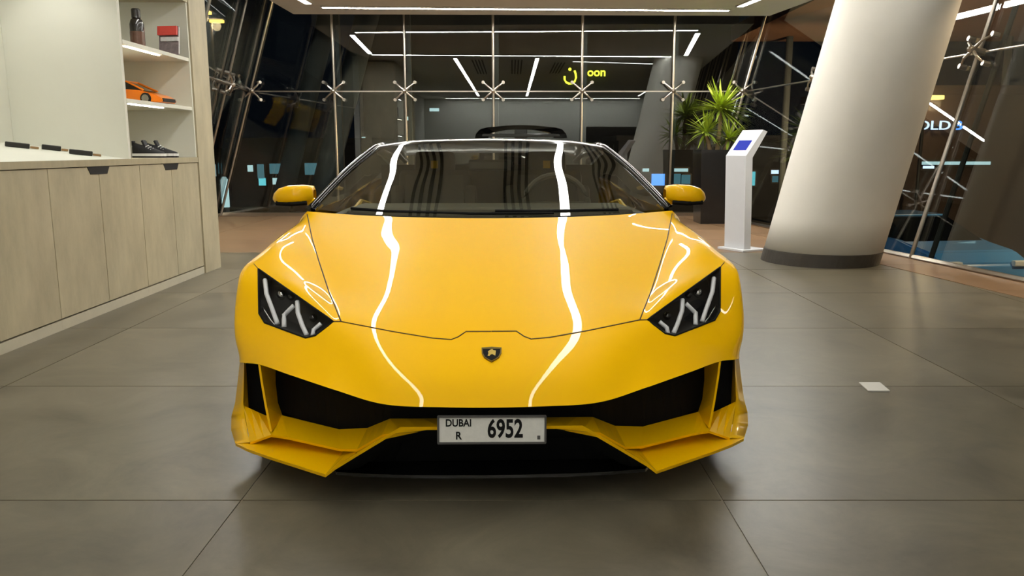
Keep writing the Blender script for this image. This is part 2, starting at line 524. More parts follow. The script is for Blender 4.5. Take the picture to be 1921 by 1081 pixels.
mb.build('skirting', 'column_skirt', col_t)

# ================================================================== DISPLAY CABINETS (front plane x = FX)
FX, BX = -2.9, -3.76
DOORZ = (0.075, 1.03)
units = [(3.78, 5.04, 'laminate base cabinet with two doors, cut off by the left picture edge'),
         (5.04, 6.29, 'laminate base cabinet with two doors and a black grip notch, below the sloped ledge'),
         (6.29, 7.46, 'laminate base cabinet with two doors under the trainers')]
for y0, y1, lab in units:
    t = empty('base_cabinet', (FX, (y0 + y1) / 2, 0), 0, lab, 'cabinet', 'laminate base cabinets')
    h = (y1 - y0) / 2
    bx('body', 'laminate_edge', ((BX - FX) / 2 - 0.02, 0, 0.545), (FX - BX - 0.04, 2 * h - 0.004, 0.965), t)
    bx('plinth', 'plinth', (-0.012, 0, 0.032), (0.024, 2 * h - 0.001, 0.064), t)
    for s in (-1, 1):
        d = bx('door', 'laminate', (-0.009, s * h / 2, (DOORZ[0] + DOORZ[1]) / 2), (0.02, h - 0.007, DOORZ[1] - DOORZ[0]), t, 0.0015)
    # grip notch cut into the top of the door pair
    mb = MB(); mb.prism([(-0.155, DOORZ[1] + 0.004), (0.155, DOORZ[1] + 0.004), (0.115, DOORZ[1] - 0.05), (-0.115, DOORZ[1] - 0.05)], 0, -0.02, 0.004)
    mb.build('grip_notch', 'notch_black', t)
wt = tag(bx('worktop', 'laminate_edge', ((FX + BX) / 2 + 0.005, 5.62, 1.0575), (FX - BX + 0.01, 3.675, 0.045), None, 0.002),
         'long pale laminate worktop running over the base cabinets', 'worktop')
# tall stile with fascia and end panel
su = empty('display_shelving', (FX, 6.85, 1.08), 0, 'tall laminate shelving bay with white lining and lit shelves', 'shelving')
def sp(name, m, x0, x1, y0, y1, z0, z1, bevel=0.0):
    return bx(name, m, ((x0 + x1) / 2 - FX, (y0 + y1) / 2 - 6.85, (z0 + z1) / 2 - 1.08), (x1 - x0, y1 - y0, z1 - z0), su, bevel)
sp('stile', 'laminate', BX, FX + 0.012, 7.465, 7.86, 0.0, 3.28)
sp('side_lining', 'white_board', BX, FX - 0.002, 7.435, 7.459, 1.081, 2.44)
sp('divider', 'white_board', BX, FX, 6.13, 6.165, 1.081, 2.75)
sp('divider', 'white_board', BX, FX - 0.01, 6.166, 6.19, 1.081, 2.44)
sp('back_lining', 'white_board', BX - 0.018, BX, 6.19, 7.435, 1.081, 2.44)
sp('fascia', 'laminate', BX, FX + 0.006, 6.166, 7.459, 2.441, 3.28)
for z in (1.50, 1.93):
    s_ = sp('shelf', 'white_board', BX, FX - 0.006, 6.191, 7.434, z, z + 0.03, 0.001)
    l_ = bx('light_bar', 'led_niche_warm' if z > 1.8 else 'led_niche', (0, 0, 0), (0.022, 0.6, 0.006), s_)
    l_.location = (-2.955 - FX, 6.62 - 6.85, z - 0.004 - 1.08)
l_ = bx('light_bar', 'led_niche', (-2.955 - FX, 6.62 - 6.85, 2.436 - 1.08), (0.022, 0.6, 0.006), su)
# open niche to the left
ni = empty('display_niche', (FX, 4.95, 1.08), 0, 'wide open white display niche lit from above', 'display niche')
def np_(name, m, x0, x1, y0, y1, z0, z1):
    return bx(name, m, ((x0 + x1) / 2 - FX, (y0 + y1) / 2 - 4.95, (z0 + z1) / 2 - 1.08), (x1 - x0, y1 - y0, z1 - z0), ni)
np_('back_panel', 'white_board', BX - 0.018, BX, 3.78, 6.129, 1.081, 2.75)
np_('near_panel', 'laminate', BX, FX, 3.74, 3.779, 0.0, 3.28)
np_('top_panel', 'white_board', BX, FX, 3.78, 6.129, 2.75, 2.79)
np_('fascia', 'laminate', BX, FX + 0.006, 3.78, 6.165, 2.791, 3.28)
mb = MB(); mb.prism([(FX - 0.004, 1.081), (BX, 1.20), (BX, 1.081)], 1, 3.78, 6.129)
for v in mb.bm.verts: v.co -= Vector((FX, 4.95, 1.08))
mb.build('sloped_ledge', 'white_board', ni)
mb = MB(); mb.lathe([(0.05, -0.008), (0.055, 0.0)], 20, (-0.42, 0.75, 2.75 - 1.08)); mb.build('spotlight', 'led_niche', ni)
mb = MB(); mb.lathe([(0.05, -0.008), (0.055, 0.0)], 20, (-0.42, -0.35, 2.75 - 1.08)); mb.build('spotlight', 'led_niche', ni)
for yy in (5.7, 4.6):
    ld = bpy.data.lights.new('niche_spot', 'SPOT'); ld.energy = 17; ld.spot_size = R(110); ld.spot_blend = 0.6; ld.shadow_soft_size = 0.05; ld.color = (1, 0.98, 0.92)
    lo = bpy.data.objects.new('niche_spot', ld); COL.objects.link(lo); lo.location = (FX - 0.42, yy, 2.735)

# slim dark tools on the ledge
def ledge_z(x): return 1.081 + (FX - x) / (FX - BX) * 0.119
mat('tool_black', srgb(28, 26, 22), 0.5, noise=(30, 0.1, (1, 1, 1)))
mat('tool_brass', srgb(150, 118, 78), 0.4, metal=0.4, noise=(30, 0.08, (1, 1, 1)))
def tool(x0, y0, x1, y1, w, lab):
    a = Vector((x0, y0, ledge_z(x0))); b = Vector((x1, y1, ledge_z(x1)))
    d = b - a; L = d.length
    t = empty('folding_knife', tuple(a), 0, lab, 'tool', 'slim dark tools on the ledge')
    d = d.normalized()
    X = d; Zv = Vector((0.119, 0, FX - BX)).normalized(); Yv = Zv.cross(X).normalized()
    rot = Matrix((X, Yv, Zv)).transposed().to_4x4()
    bx('handle', 'tool_black', tuple(d * L * 0.36 + Zv * 0.018), (L * 0.72, w, 0.034), t, 0.006, rot)
    bx('tip', 'tool_brass', tuple(d * L * 0.86 + Zv * 0.012), (L * 0.26, w * 0.6, 0.016), t, 0.004, rot)
tool(-3.56, 5.70, -3.38, 5.80, 0.035, 'slim dark tool with brass tip, leftmost on the sloped ledge')
tool(-3.42, 5.90, -3.27, 5.98, 0.045, 'short dark tool, middle of the three on the sloped ledge')
tool(-3.18, 5.82, -3.0, 5.92, 0.035, 'slim dark tool with brass tip, nearest the trainers on the ledge')

# bottle, book, little hook on the top shelf
mat('bottle_black', srgb(26, 22, 20), 0.25, coat=0.5, noise=(20, 0.2, (1, 1, 1)))
mat('bottle_brown', srgb(94, 66, 52), 0.3, noise=(20, 0.2, (1, 1, 1)))
t = empty('black_bottle', (-3.11, 6.9, 1.961), 0, 'tall black bottle with brown sleeve on the top shelf', 'bottle')
MB().lathe([(0.048, 0), (0.056, 0.01), (0.056, 0.21), (0.045, 0.245), (0.03, 0.26)], 24).build('body', 'bottle_black', t, smooth=True)
MB().lathe([(0.0575, 0.03), (0.0575, 0.15)], 24).build('sleeve', 'bottle_brown', t)
MB().lathe([(0.033, 0.258), (0.036, 0.262), (0.036, 0.325), (0.03, 0.335)], 20).build('cap', 'bottle_black', t)
t = empty('curved_horn', (-3.20, 6.75, 1.965), 0, 'small black curved horn beside the bottle', 'ornament')
MB().tube([(-0.05, 0, 0.14), (-0.045, 0, 0.10), (0.0, 0, 0.065), (0.06, 0, 0.04), (0.10, 0, 0.012)], 0.016, 8, taper=[0.6, 1, 1, 1, 1.1]).build('horn', 'bottle_black', t, smooth=True)
MB().lathe([(0.03, 0), (0.03, 0.012)], 16, (0.1, 0, 0)).build('foot', 'bottle_black', t)
mat('book_red', srgb(205, 70, 60), 0.5, noise=(14, 0.1, (1, 1, 1)))
mat('book_grey', srgb(120, 108, 110), 0.5, noise=(26, 0.35, (1, 1, 1)))
mat('book_pale', srgb(205, 205, 205), 0.5, noise=(26, 0.15, (1, 1, 1)))
t = empty('picture_book', (-2.99, 7.22, 1.961), R(-8), 'upright book with red band and grey picture on the top shelf', 'book')
tl = Matrix.Rotation(R(-7), 4, 'X')
bx('cover', 'book_grey', (0, 0.02, 0.125), (0.18, 0.022, 0.24), t, 0.001, tl)
bx('red_band', 'book_red', (0, -0.002, 0.205), (0.178, 0.022, 0.075), t, 0, tl)
bx('pale_band', 'book_pale', (0.01, 0.008, 0.135), (0.16, 0.022, 0.035), t, 0, tl)
bx('pages', 'book_pale', (0.088, 0.02, 0.125), (0.006, 0.018, 0.23), t, 0, tl)

# orange model sports car (nose towards the room)
mat('model_orange', srgb(240, 130, 10), 0.35, coat=0.8, noise=(30, 0.04, (1, 1, 1)))
t = empty('model_car', (-3.29, 7.13, 1.531), R(-6), 'orange scale model sports car on the middle shelf', 'model car'); t.scale = (1.33, 1.33, 1.33)
prof = [(-0.24, 0.03), (-0.245, 0.085), (-0.20, 0.105), (-0.05, 0.10), (0.10, 0.088), (0.20, 0.060), (0.245, 0.035), (0.24, 0.012), (-0.22, 0.012)]
mb = MB(); mb.prism(prof, 1, -0.095, 0.095)
bmesh.ops.bevel(mb.bm, geom=mb.bm.edges[:], offset=0.006, segments=2, affect='EDGES')
mb.build('body', 'model_orange', t, smooth=False)
mb = MB()
lo_ = [(-0.19, 0.102), (0.115, 0.088)]; top_ = [(-0.10, 0.142), (0.0, 0.143)]
q = [(-0.19, -0.085, 0.1), (0.125, -0.085, 0.086), (0.125, 0.085, 0.086), (-0.19, 0.085, 0.1)]
p2 = [(-0.11, -0.065, 0.144), (0.0, -0.065, 0.144), (0.0, 0.065, 0.144), (-0.11, 0.065, 0.144)]
va = [mb.bm.verts.new(p) for p in q]; vb = [mb.bm.verts.new(p) for p in p2]
for i in range(4): mb.bm.faces.new((va[i], va[(i + 1) % 4], vb[(i + 1) % 4], vb[i]))
mb.bm.faces.new(vb); mb.build('glasshouse', 'gloss_black', t)
bx('roof', 'model_orange', (-0.055, 0, 0.147), (0.11, 0.132, 0.008), t, 0.002)
for s in (-1, 1):
    MB().tube([(0.0, s * 0.068, 0.146), (0.122, s * 0.087, 0.09)], 0.006, 6).build('pillar', 'model_orange', t)
bx('front_grille', 'notch_black', (0.238, 0, 0.028), (0.02, 0.15, 0.022), t, 0.002)
for x in (-0.15, 0.14):
    for s in (-1, 1):
        w_ = MB().lathe([(0.026, -0.014), (0.036, -0.012), (0.036, 0.012), (0.026, 0.014)], 20, (0, 0, 0), 'x').build('wheel', 'rubber', t)
        w_.location = (x, s * 0.088, 0.036); w_.rotation_euler = (0, 0, R(90))
        r_ = MB().lathe([(0.0, 0.017), (0.024, 0.0165), (0.025, -0.0165), (0.0, -0.017)], 10, (0, 0, 0), 'x').build('rim', 'chrome', w_)

# trainers
mat('shoe_black', srgb(24, 24, 26), 0.7, noise=(40, 0.3, (1, 1, 1)))
mat('shoe_white', srgb(225, 225, 222), 0.6, noise=(40, 0.04, (1, 1, 1)))
def shoe(loc, rz, lab):
    t = empty('trainer', loc, rz, lab, 'shoe', 'pair of black trainers')
    def outline(s, xs):
        return [(x, s * 0.045 * w) for x, w in xs]
    xs = [(-0.15, 0.35), (-0.135, 0.75), (-0.05, 0.85), (0.03, 0.95), (0.09, 1.0), (0.13, 0.75), (0.15, 0.3)]
    poly = [(x, 0.045 * w) for x, w in xs] + [(x, -0.045 * w) for x, w in xs[::-1]]
    MB().prism(poly, 2, 0.0, 0.014).build('outsole', 'shoe_black', t)
    mb = MB(); mb.prism([(x * 1.01, y * 1.05) for x, y in poly], 2, 0.014, 0.036); mb.build('midsole', 'shoe_white', t)
    sec = [(-0.148, 0.036, 0.11, 0.3), (-0.135, 0.036, 0.125, 0.72), (-0.07, 0.036, 0.105, 0.8), (-0.02, 0.036, 0.10, 0.78), (0.04, 0.036, 0.078, 0.85), (0.09, 0.036, 0.060, 0.9), (0.125, 0.036, 0.05, 0.7), (0.146, 0.036, 0.04, 0.3)]
    rows = []
    for x, z0, z1, w in sec:
        ww = 0.044 * w
        rows.append([(x, -ww, z0), (x, -ww * 0.98, z0 + (z1 - z0) * 0.55), (x, -ww * 0.55, z1), (x, 0, z1 + 0.004), (x, ww * 0.55, z1), (x, ww * 0.98, z0 + (z1 - z0) * 0.55), (x, ww, z0)])
    MB().grid(rows).build('upper', 'shoe_black', t, smooth=True)
    bx('tongue', 'shoe_black', (-0.035, 0, 0.118), (0.02, 0.045, 0.06), t, 0.005, Matrix.Rotation(R(-25), 4, 'Y'))
    bx('heel_tab', 'shoe_black', (-0.14, 0, 0.12), (0.014, 0.035, 0.04), t, 0.004)
    for k in range(4):
        MB().tube([(-0.01 + 0.022 * k, -0.03, 0.09 - 0.011 * k), (0.0 + 0.022 * k, 0, 0.105 - 0.012 * k), (-0.01 + 0.022 * k, 0.03, 0.09 - 0.011 * k)], 0.003, 5).build('lace', 'shoe_white', t)
shoe((-3.07, 6.86, 1.081), R(-10), 'black trainer with white sole, nearer one of the pair')
shoe((-3.04, 7.03, 1.081), R(-6), 'black trainer with white sole, farther one of the pair')

# ================================================================== KIOSK, PLANT, CARD
mat('kiosk_white', srgb(212, 214, 218), 0.4, noise=(6, 0.02, (1, 1, 1)))
mat('kiosk_side', srgb(150, 150, 152), 0.4, noise=(6, 0.02, (1, 1, 1)))
emis('kiosk_screen', srgb(70, 80, 190), 0.75)
t = empty('info_kiosk', (2.66, 9.25, 0), R(28), 'slim white information kiosk with tilted head and blue screen', 'kiosk')
MB().box((0.02, 0.0, 0.012), (0.36, 0.42, 0.024), None, 0.004).build('base', 'kiosk_white', t)
mb = MB()
# bent slab: profile in local x (towards viewer-left) / z, width along y
sl = [(-0.10, 0.02), (-0.14, 1.08), (0.10, 1.37), (0.165, 1.35), (-0.04, 1.06), (0.0, 0.02)]
mb.prism(sl, 1, -0.16, 0.16); mb.build('stand', 'kiosk_white', t)
d1 = Vector((0.24, 0, 0.29)).normalized(); nrm = Vector((-0.29, 0, 0.24)).normalized()
rot = Matrix((d1, Vector((0, 1, 0)), nrm)).transposed().to_4x4()
bx('screen', 'kiosk_screen', tuple(Vector((-0.14, 0, 1.08)) + d1 * 0.15 + nrm * 0.002), (0.14, 0.2, 0.006), t, 0, rot)

mat('pot_black', srgb(14, 13, 14), 0.3, coat=0.3, noise=(9, 0.15, (1, 1, 1)))
mat('soil', srgb(40, 30, 22), 0.95, noise=(40, 0.4, (1, 1, 1)))
mat('cane', srgb(150, 128, 92), 0.8, noise=(20, 0.25, (1, 1, 6)))
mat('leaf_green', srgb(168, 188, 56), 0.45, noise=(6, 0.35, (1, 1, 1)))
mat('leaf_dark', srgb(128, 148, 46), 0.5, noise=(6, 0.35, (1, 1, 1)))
def yucca(loc, lab, name='potted_yucca', s=1.0, pot=True, seed=1):
    rnd = random.Random(seed)
    t = empty(name, loc, 0, lab, 'plant')
    z0 = 0
    if pot:
        mb = MB(); mb.prism([(-0.23, -0.23), (0.23, -0.23), (0.23, 0.23), (-0.23, 0.23)], 2, 0, 1.05)
        for v in mb.bm.verts:
            if v.co.z > 0.5: v.co.x *= 1.17; v.co.y *= 1.17
        tf = [f for f in mb.bm.faces if f.calc_center_median().z > 1.0]
        ins = bmesh.ops.inset_region(mb.bm, faces=tf, thickness=0.025)
        bmesh.ops.translate(mb.bm, verts=list({v for f in tf for v in f.verts}), vec=(0, 0, -0.05))
        mb.build('pot', 'pot_black', t)
        bx('soil', 'soil', (0, 0, 0.985), (0.44, 0.44, 0.03), t)
        z0 = 1.0
    heads = [((0.02, 0, z0), (0.05, 0.02, z0 + 0.62), 0.50, 130), ((-0.07, 0.03, z0), (-0.14, 0.05, z0 + 0.3), 0.38, 70), ((0.09, -0.05, z0), (0.17, -0.05, z0 + 0.2), 0.36, 60)]
    for a, b, L, nl in heads:
        a = Vector(a) * 1; b = Vector(b)
        MB().tube([a, (a + b) / 2 + Vector((0.01, 0, 0)), b], 0.028 * s, 10, taper=[1.2, 1, 0.9]).build('cane', 'cane', t, smooth=True)
        for k in range(nl):
            az = rnd.uniform(0, 2 * math.pi); el = math.asin(rnd.uniform(-0.55, 1.0))
            ll = L * s * rnd.uniform(0.75, 1.08)
            dirv = Vector((math.cos(az) * math.cos(el), math.sin(az) * math.cos(el), math.sin(el)))
            side = dirv.cross(Vector((0, 0, 1)))
            side = side.normalized() if side.length > 0.05 else Vector((1, 0, 0))
            wdt = 0.021 * s
            rows = []
            for q in range(5):
                u = q / 4
                c = b + dirv * ll * u + Vector((0, 0, -0.16 * ll * u * u * (1 - max(0, el) / 1.7))) + Vector((0, 0, rnd.uniform(-0.03, 0.02) if q == 0 else 0))
                ww = wdt * (0.55 + 0.9 * u if u < 0.5 else 1.0 * (1 - u) * 2 + 0.02)
                up = side.cross(dirv) * 0.25 * ww
                rows.append([c - side * ww + up, c, c + side * ww + up])
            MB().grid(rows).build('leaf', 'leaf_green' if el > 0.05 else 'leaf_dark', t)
    return t
yuc = yucca((3.2, 12.75, 0), 'tall green yucca in a black square pot behind the kiosk'); yuc.scale = (1.09, 1.09, 1.09)

mat('paper', srgb(208, 206, 198), 0.7, noise=(20, 0.03, (1, 1, 1)))
t = MB(); t.prism([(1.73, 3.85), (1.835, 3.85), (1.82, 3.71), (1.715, 3.71)], 2, 0.001, 0.006)
tag(t.build('floor_card', 'paper'), 'small white card lying on the grey floor right of the car', 'card')

# black arched rail behind the car roof
t = empty('arched_rail', (0.09, 8.6, 0), R(2), 'low black arched rail with two slots showing above the car roof', 'rail')
def arc(w, h, n=16, p=2.6): return [(w * math.cos(math.pi * k / n), h * abs(math.sin(math.pi * k / n)) ** (2 / p)) for k in range(n + 1)]
DZ = 0.03
top = [(-0.48, 1.24), (-0.47, 1.28), (-0.43, 1.325), (-0.36, 1.345), (-0.15, 1.365), (0, 1.37), (0.15, 1.365), (0.36, 1.345), (0.43, 1.325), (0.47, 1.28), (0.48, 1.24)]
inn = [(-0.34, 1.24), (-0.335, 1.27), (-0.30, 1.295), (-0.28, 1.30), (-0.14, 1.325), (0, 1.33), (0.14, 1.325), (0.28, 1.30), (0.30, 1.295), (0.335, 1.27), (0.34, 1.24)]
mb = MB()
for yy in (-0.1, 0.1):
    pass
inn = [(x, z + DZ) for x, z in inn]; top = [(x, z + DZ) for x, z in top]
rows = [[(x, -0.12, z) for x, z in inn], [(x, -0.14, z) for x, z in top], [(x, 0.14, z) for x, z in top], [(x, 0.12, z) for x, z in inn], [(x, -0.12, z) for x, z in inn]]
mb.grid(rows); mb.build('arch', 'gloss_black', t, weld=0.0005)
bx('centre_block', 'gloss_black', (0, 0, 1.315), (0.13, 0.2, 0.09), t, 0.004)
bx('crossbar', 'gloss_black', (0, 0, 1.297), (0.94, 0.26, 0.03), t, 0.004)
for s in (-1, 1):
    bx('leg', 'gloss_black', (s * 0.41, 0, 0.625), (0.05, 0.2, 1.25), t, 0.004)

# ================================================================== THE CAR (local: x right, y back from the nose, z up)
YN = 2.40
car = empty('sports_car', (-0.064, YN, 0), R(1.5), 'bright yellow low-slung sports car facing the camera', 'car')
CP, SP = math.cos(PITCH), math.sin(PITCH)
def V(dx, py, y):
    """point at depth y behind the nose seen dx px beside the car's centre line and py px down in the photograph"""
    a = dx / F; b = -(py - 540.5) / F
    d = (a, CP + b * SP, -SP + b * CP)
    t = (y + YN) / d[1]
    return (a * t, y, CAMH + d[2] * t)
def PR(p):
    dz = p[2] - CAMH; Y = p[1] + YN
    zc = Y * CP - dz * SP; v = Y * SP + dz * CP
    return (F * p[0] / zc, 540.5 - F * v / zc)

def hermite(knots, pts, ts):
    """non-uniform Catmull-Rom through pts (n,3) at parameter values ts"""
    knots = np.asarray(knots, float); P = np.asarray(pts, float); n = len(P)
    m = np.zeros_like(P)
    for i in range(n):
        if i == 0: m[i] = (P[1] - P[0]) / (knots[1] - knots[0])
        elif i == n - 1: m[i] = (P[-1] - P[-2]) / (knots[-1] - knots[-2])
        else:
            h0 = knots[i] - knots[i - 1]; h1 = knots[i + 1] - knots[i]
            m[i] = ((P[i] - P[i - 1]) / h0 * h1 + (P[i + 1] - P[i]) / h1 * h0) / (h0 + h1)
    out = []
    for t in ts:
        i = int(min(max(np.searchsorted(knots, t, 'right') - 1, 0), n - 2))
        h = knots[i + 1] - knots[i]; s = (t - knots[i]) / h
        out.append((2 * s ** 3 - 3 * s ** 2 + 1) * P[i] + (s ** 3 - 2 * s ** 2 + s) * h * m[i] + (-2 * s ** 3 + 3 * s ** 2) * P[i + 1] + (s ** 3 - s ** 2) * h * m[i + 1])
    return np.array(out)

def surface(net, nu, nv, mirror=True, relax=0):
    """smooth half surface through a control net [row][col]; col 0 lies on the centre line when mirror"""
    net = np.array(net, float)
    if mirror:
        gh = net[:, 1:3, :][:, ::-1, :].copy(); gh[:, :, 0] *= -1
        full = np.concatenate([gh, net], axis=1)
    else:
        full = net
    du = np.linalg.norm(np.diff(full, axis=1), axis=2).mean(axis=0)
    ku = np.concatenate([[0], np.cumsum(du)])
    u0 = ku[2] if mirror else 0.0
    us = np.linspace(u0, ku[-1], nu)
    rows = np.array([hermite(ku, r, us) for r in full])
    dv = np.linalg.norm(np.diff(rows, axis=0), axis=2).mean(axis=1)
    kv = np.concatenate([[0], np.cumsum(dv)])
    vs_ = np.linspace(0, kv[-1], nv)
    G = np.stack([hermite(kv, rows[:, j, :], vs_) for j in range(nu)], axis=1)
    for _ in range(relax):
        H = G.copy()
        H[1:-1, 1:-1] = G[1:-1, 1:-1] * 0.5 + 0.125 * (G[:-2, 1:-1] + G[2:, 1:-1] + G[1:-1, :-2] + G[1:-1, 2:])
        if mirror:
            left = G[1:-1, 1].copy(); left[:, 0] *= -1
            H[1:-1, 0] = G[1:-1, 0] * 0.5 + 0.125 * (G[:-2, 0] + G[2:, 0] + left + G[1:-1, 1])
            H[:, 0, 0] = 0
        G = H
    return G

NET = [
 # R0 rear edge of bonnet and wings
 [(0, 1.33, .834), (.30, 1.35, .836), (.60, 1.41, .842), V(342, 396, 1.56), (.912, 1.57, .842), (.938, 1.58, .815), (.957, 1.60, .70), (.95, 1.60, .20)],
 # R1
 [(0, 1.10, .778), (.27, 1.10, .776), (.53, 1.12, .772), V(338, 440, 1.19), (.868, 1.15, .790), (.925, 1.13, .795), (.962, 1.16, .735), (.957, 1.31, .52)],
 # R2
 [(0, .84, .714), (.245, .84, .712), (.48, .86, .706), V(321, 490, .90), (.80, .90, .730), (.905, .92, .765), (.963, 1.0, .728), (.957, 1.08, .685)],
 # R3 just above the lamps
 [(0, .60, .648), (.225, .60, .646), (.43, .61, .638), V(302, 545, .63), V(372, 507, .73), V(434, 495, .77), V(467, 500, .76), (.972, .90, .68)],
 # R4 front edge of bonnet, through the lamps
 [(0, .27, .545), (.21, .272, .544), (.40, .29, .546), V(281, 601, .36), V(345, 565, .47), V(430, 552, .62), V(487, 556, .66), (.972, .755, .60)],
 # R5
 [(0, .14, .490), (.20, .144, .489), (.38, .17, .490), V(287, 633, .28), V(350, 616, .40), V(431, 600, .555), V(491, 603, .61), (.972, .69, .51)],
 # R6
 [(0, .05, .434), (.19, .054, .433), (.36, .085, .427), V(292, 675, .21), V(365, 655, .33), V(437, 640, .49), V(487, 642, .57), (.968, .655, .43)],
 # R7 lower lip
 [V(0, 765, .0), V(90, 763.5, .003), V(200, 757, .03), V(300, 727, .115), V(375, 701, .25), V(437, 680, .42), V(468, 676, .52), (.962, .645, .36)],
]
def crease_surface(net, cc, nu1, nu2, nv, relax):
    """two smooth pieces that meet in a soft crease along control column cc"""
    net = np.array(net, float)
    # common v parameter
    dv = np.linalg.norm(np.diff(net, axis=0), axis=2).mean(axis=1)
    kv = np.concatenate([[0], np.cumsum(dv)]); vs_ = np.linspace(0, kv[-1], nv)
    cols = np.stack([hermite(kv, net[:, j, :], vs_) for j in range(net.shape[1])], axis=1)
    def lateral(cs, nu, mirror):
        full = cs
        if mirror:
            gh = cs[:, 1:3, :][:, ::-1, :].copy(); gh[:, :, 0] *= -1
            full = np.concatenate([gh, cs], axis=1)
        out = []
        for r in full:
            k = np.concatenate([[0], np.cumsum(np.linalg.norm(np.diff(r, axis=0), axis=1))])
            out.append(hermite(k, r, np.linspace(k[2] if mirror else 0, k[-1], nu)))
        return np.array(out)
    A_ = lateral(cols[:, :cc + 1], nu1, True); B_ = lateral(cols[:, cc:], nu2, False)
    def rel(G, mirror):
        for _ in range(relax):
            H = G.copy()
            H[1:-1, 1:-1] = G[1:-1, 1:-1] * 0.5 + 0.125 * (G[:-2, 1:-1] + G[2:, 1:-1] + G[1:-1, :-2] + G[1:-1, 2:])
            H[1:-1, -1] = G[1:-1, -1] * 0.5 + 0.25 * (G[:-2, -1] + G[2:, -1])
            if mirror:
                left = G[1:-1, 1].copy(); left[:, 0] *= -1
                H[1:-1, 0] = G[1:-1, 0] * 0.5 + 0.125 * (G[:-2, 0] + G[2:, 0] + left + G[1:-1, 1]); H[:, 0, 0] = 0
            else:
                H[1:-1, 0] = G[1:-1, 0] * 0.5 + 0.25 * (G[:-2, 0] + G[2:, 0])
            G = H
        return G
    A_ = rel(A_, True); relax = 90; B_ = rel(B_, False)
    G = np.concatenate([A_, B_[:, 1:]], axis=1)
    for _ in range(5):      # soften the crease a little, more so on the bumper
        H = G.copy()
        H[1:-1, nu1 - 4:nu1 + 3] = 0.5 * G[1:-1, nu1 - 4:nu1 + 3] + 0.25 * (G[1:-1, nu1 - 5:nu1 + 2] + G[1:-1, nu1 - 3:nu1 + 4]); G = H
    return G
G = crease_surface(NET, 3, 70, 56, 140, 60)
# crease on the bonnet: centre section stands a few millimetres proud
for r in range(G.shape[0]):
    for c in range(G.shape[1]):
        x, y, z = G[r, c]
        if y > 0.35 and z > 0.5:
            xc = 0.36 + (0.46 - 0.36) * (1.30 - y) / 0.85     # crease runs outwards towards the nose
            s = (x - xc) / 0.07
            k = 1 / (1 + math.exp(max(-30, min(30, s * 2.2))))
            fade = max(0.0, min(1.0, (y - 0.42) / 0.25)) * max(0.0, min(1.0, (1.30 - y) / 0.35))
            G[r, c, 2] += 0.0035 * (k - 0.5) * fade * math.exp(-max(0, abs(x - xc) - 0.1) / 0.12)
bmS = bmesh.new()
vr = [[bmS.verts.new(p) for p in row] for row in G]
for a, b in zip(vr, vr[1:]):
    for k in range(len(a) - 1):
        bmS.faces.new((a[k], a[k + 1], b[k + 1], b[k]))
bmS.normal_update()
SURF = BVHTree.FromBMesh(bmS)
CAML = Vector((0, -YN, CAMH))
def cast(dx, py, off=0.0):
    d = (Vector(V(dx, py, 1.0)) - CAML).normalized()
    h, n, i, dist = SURF.ray_cast(CAML, d)
    if h is None:
        return None
    if n.dot(d) > 0: n = -n
    return h + n * off

def inside(poly, x, y):
    r = False
    n = len(poly)
    for i in range(n):
        (x1, y1), (x2, y2) = poly[i], poly[(i + 1) % n]
        if (y1 > y) != (y2 > y) and x < (x2 - x1) * (y - y1) / (y2 - y1) + x1:
            r = not r
    return r

def cut(bm, line):
    for (x1, y1), (x2, y2) in zip(line, line[1:]):
        a = Vector(V(x1, y1, 1.0)) - CAML; b = Vector(V(x2, y2, 1.0)) - CAML
        nrm = a.cross(b).normalized()
        m = 14
        lo = (min(x1, x2) - m, min(y1, y2) - m); hi = (max(x1, x2) + m, max(y1, y2) + m)
        fs = []
        for f in bm.faces:
            c = f.calc_center_median(); q = PR(c)
            if lo[0] < q[0] < hi[0] and lo[1] < q[1] < hi[1] and c.y < 1.7:
                fs.append(f)
        geom = fs + list({e for f in fs for e in f.edges}) + list({v for f in fs for v in f.verts})
        bmesh.ops.bisect_plane(bm, geom=geom, dist=1e-5, plane_co=CAML, plane_no=nrm)

HOOD_FRONT = [(280, 602), (180, 622), (110, 634), (75, 637), (62, 632), (47, 622), (0.2, 622)]
HOOD_SIDE = [(344, 385), (342, 402), (333, 448), (320, 492), (302, 547), (280, 602)]
LAMP = [(433, 503), (432, 586), (422, 603), (346, 632), (328, 628), (294, 602)]
WING_BUMPER = [(433, 503), (446, 488), (470, 466)]
cut(bmS, HOOD_SIDE + HOOD_FRONT[1:])
cut(bmS, LAMP + LAMP[:1])
cut(bmS, [(294, 602), (280, 602)])
cut(bmS, WING_BUMPER)
hood_poly = [(-6, 340), (344, 340)] + HOOD_SIDE + HOOD_FRONT[1:] + [(-6, 622)]
bump_poly = [(-6, 622)] + HOOD_FRONT[::-1][1:] + [(294, 602), (433, 503), (446, 488), (470, 466), (560, 380), (560, 900), (-6, 900)]
bmS.faces.ensure_lookup_table()
groups = {'hood': [], 'bumper': [], 'wing': []}
for f in bmS.faces:
    c = f.calc_center_median(); q = PR(c)
    if inside(LAMP, *q) and c.y < 1.0:
        continue
    if inside(hood_poly, *q) and c.x < 0.93 and not (c.z < 0.6 and c.y > 0.8): g = 'hood'
    elif inside(bump_poly, *q) and c.y < 0.86: g = 'bumper'
    else: g = 'wing'
    groups[g].append([v.co.copy() for v in f.verts])
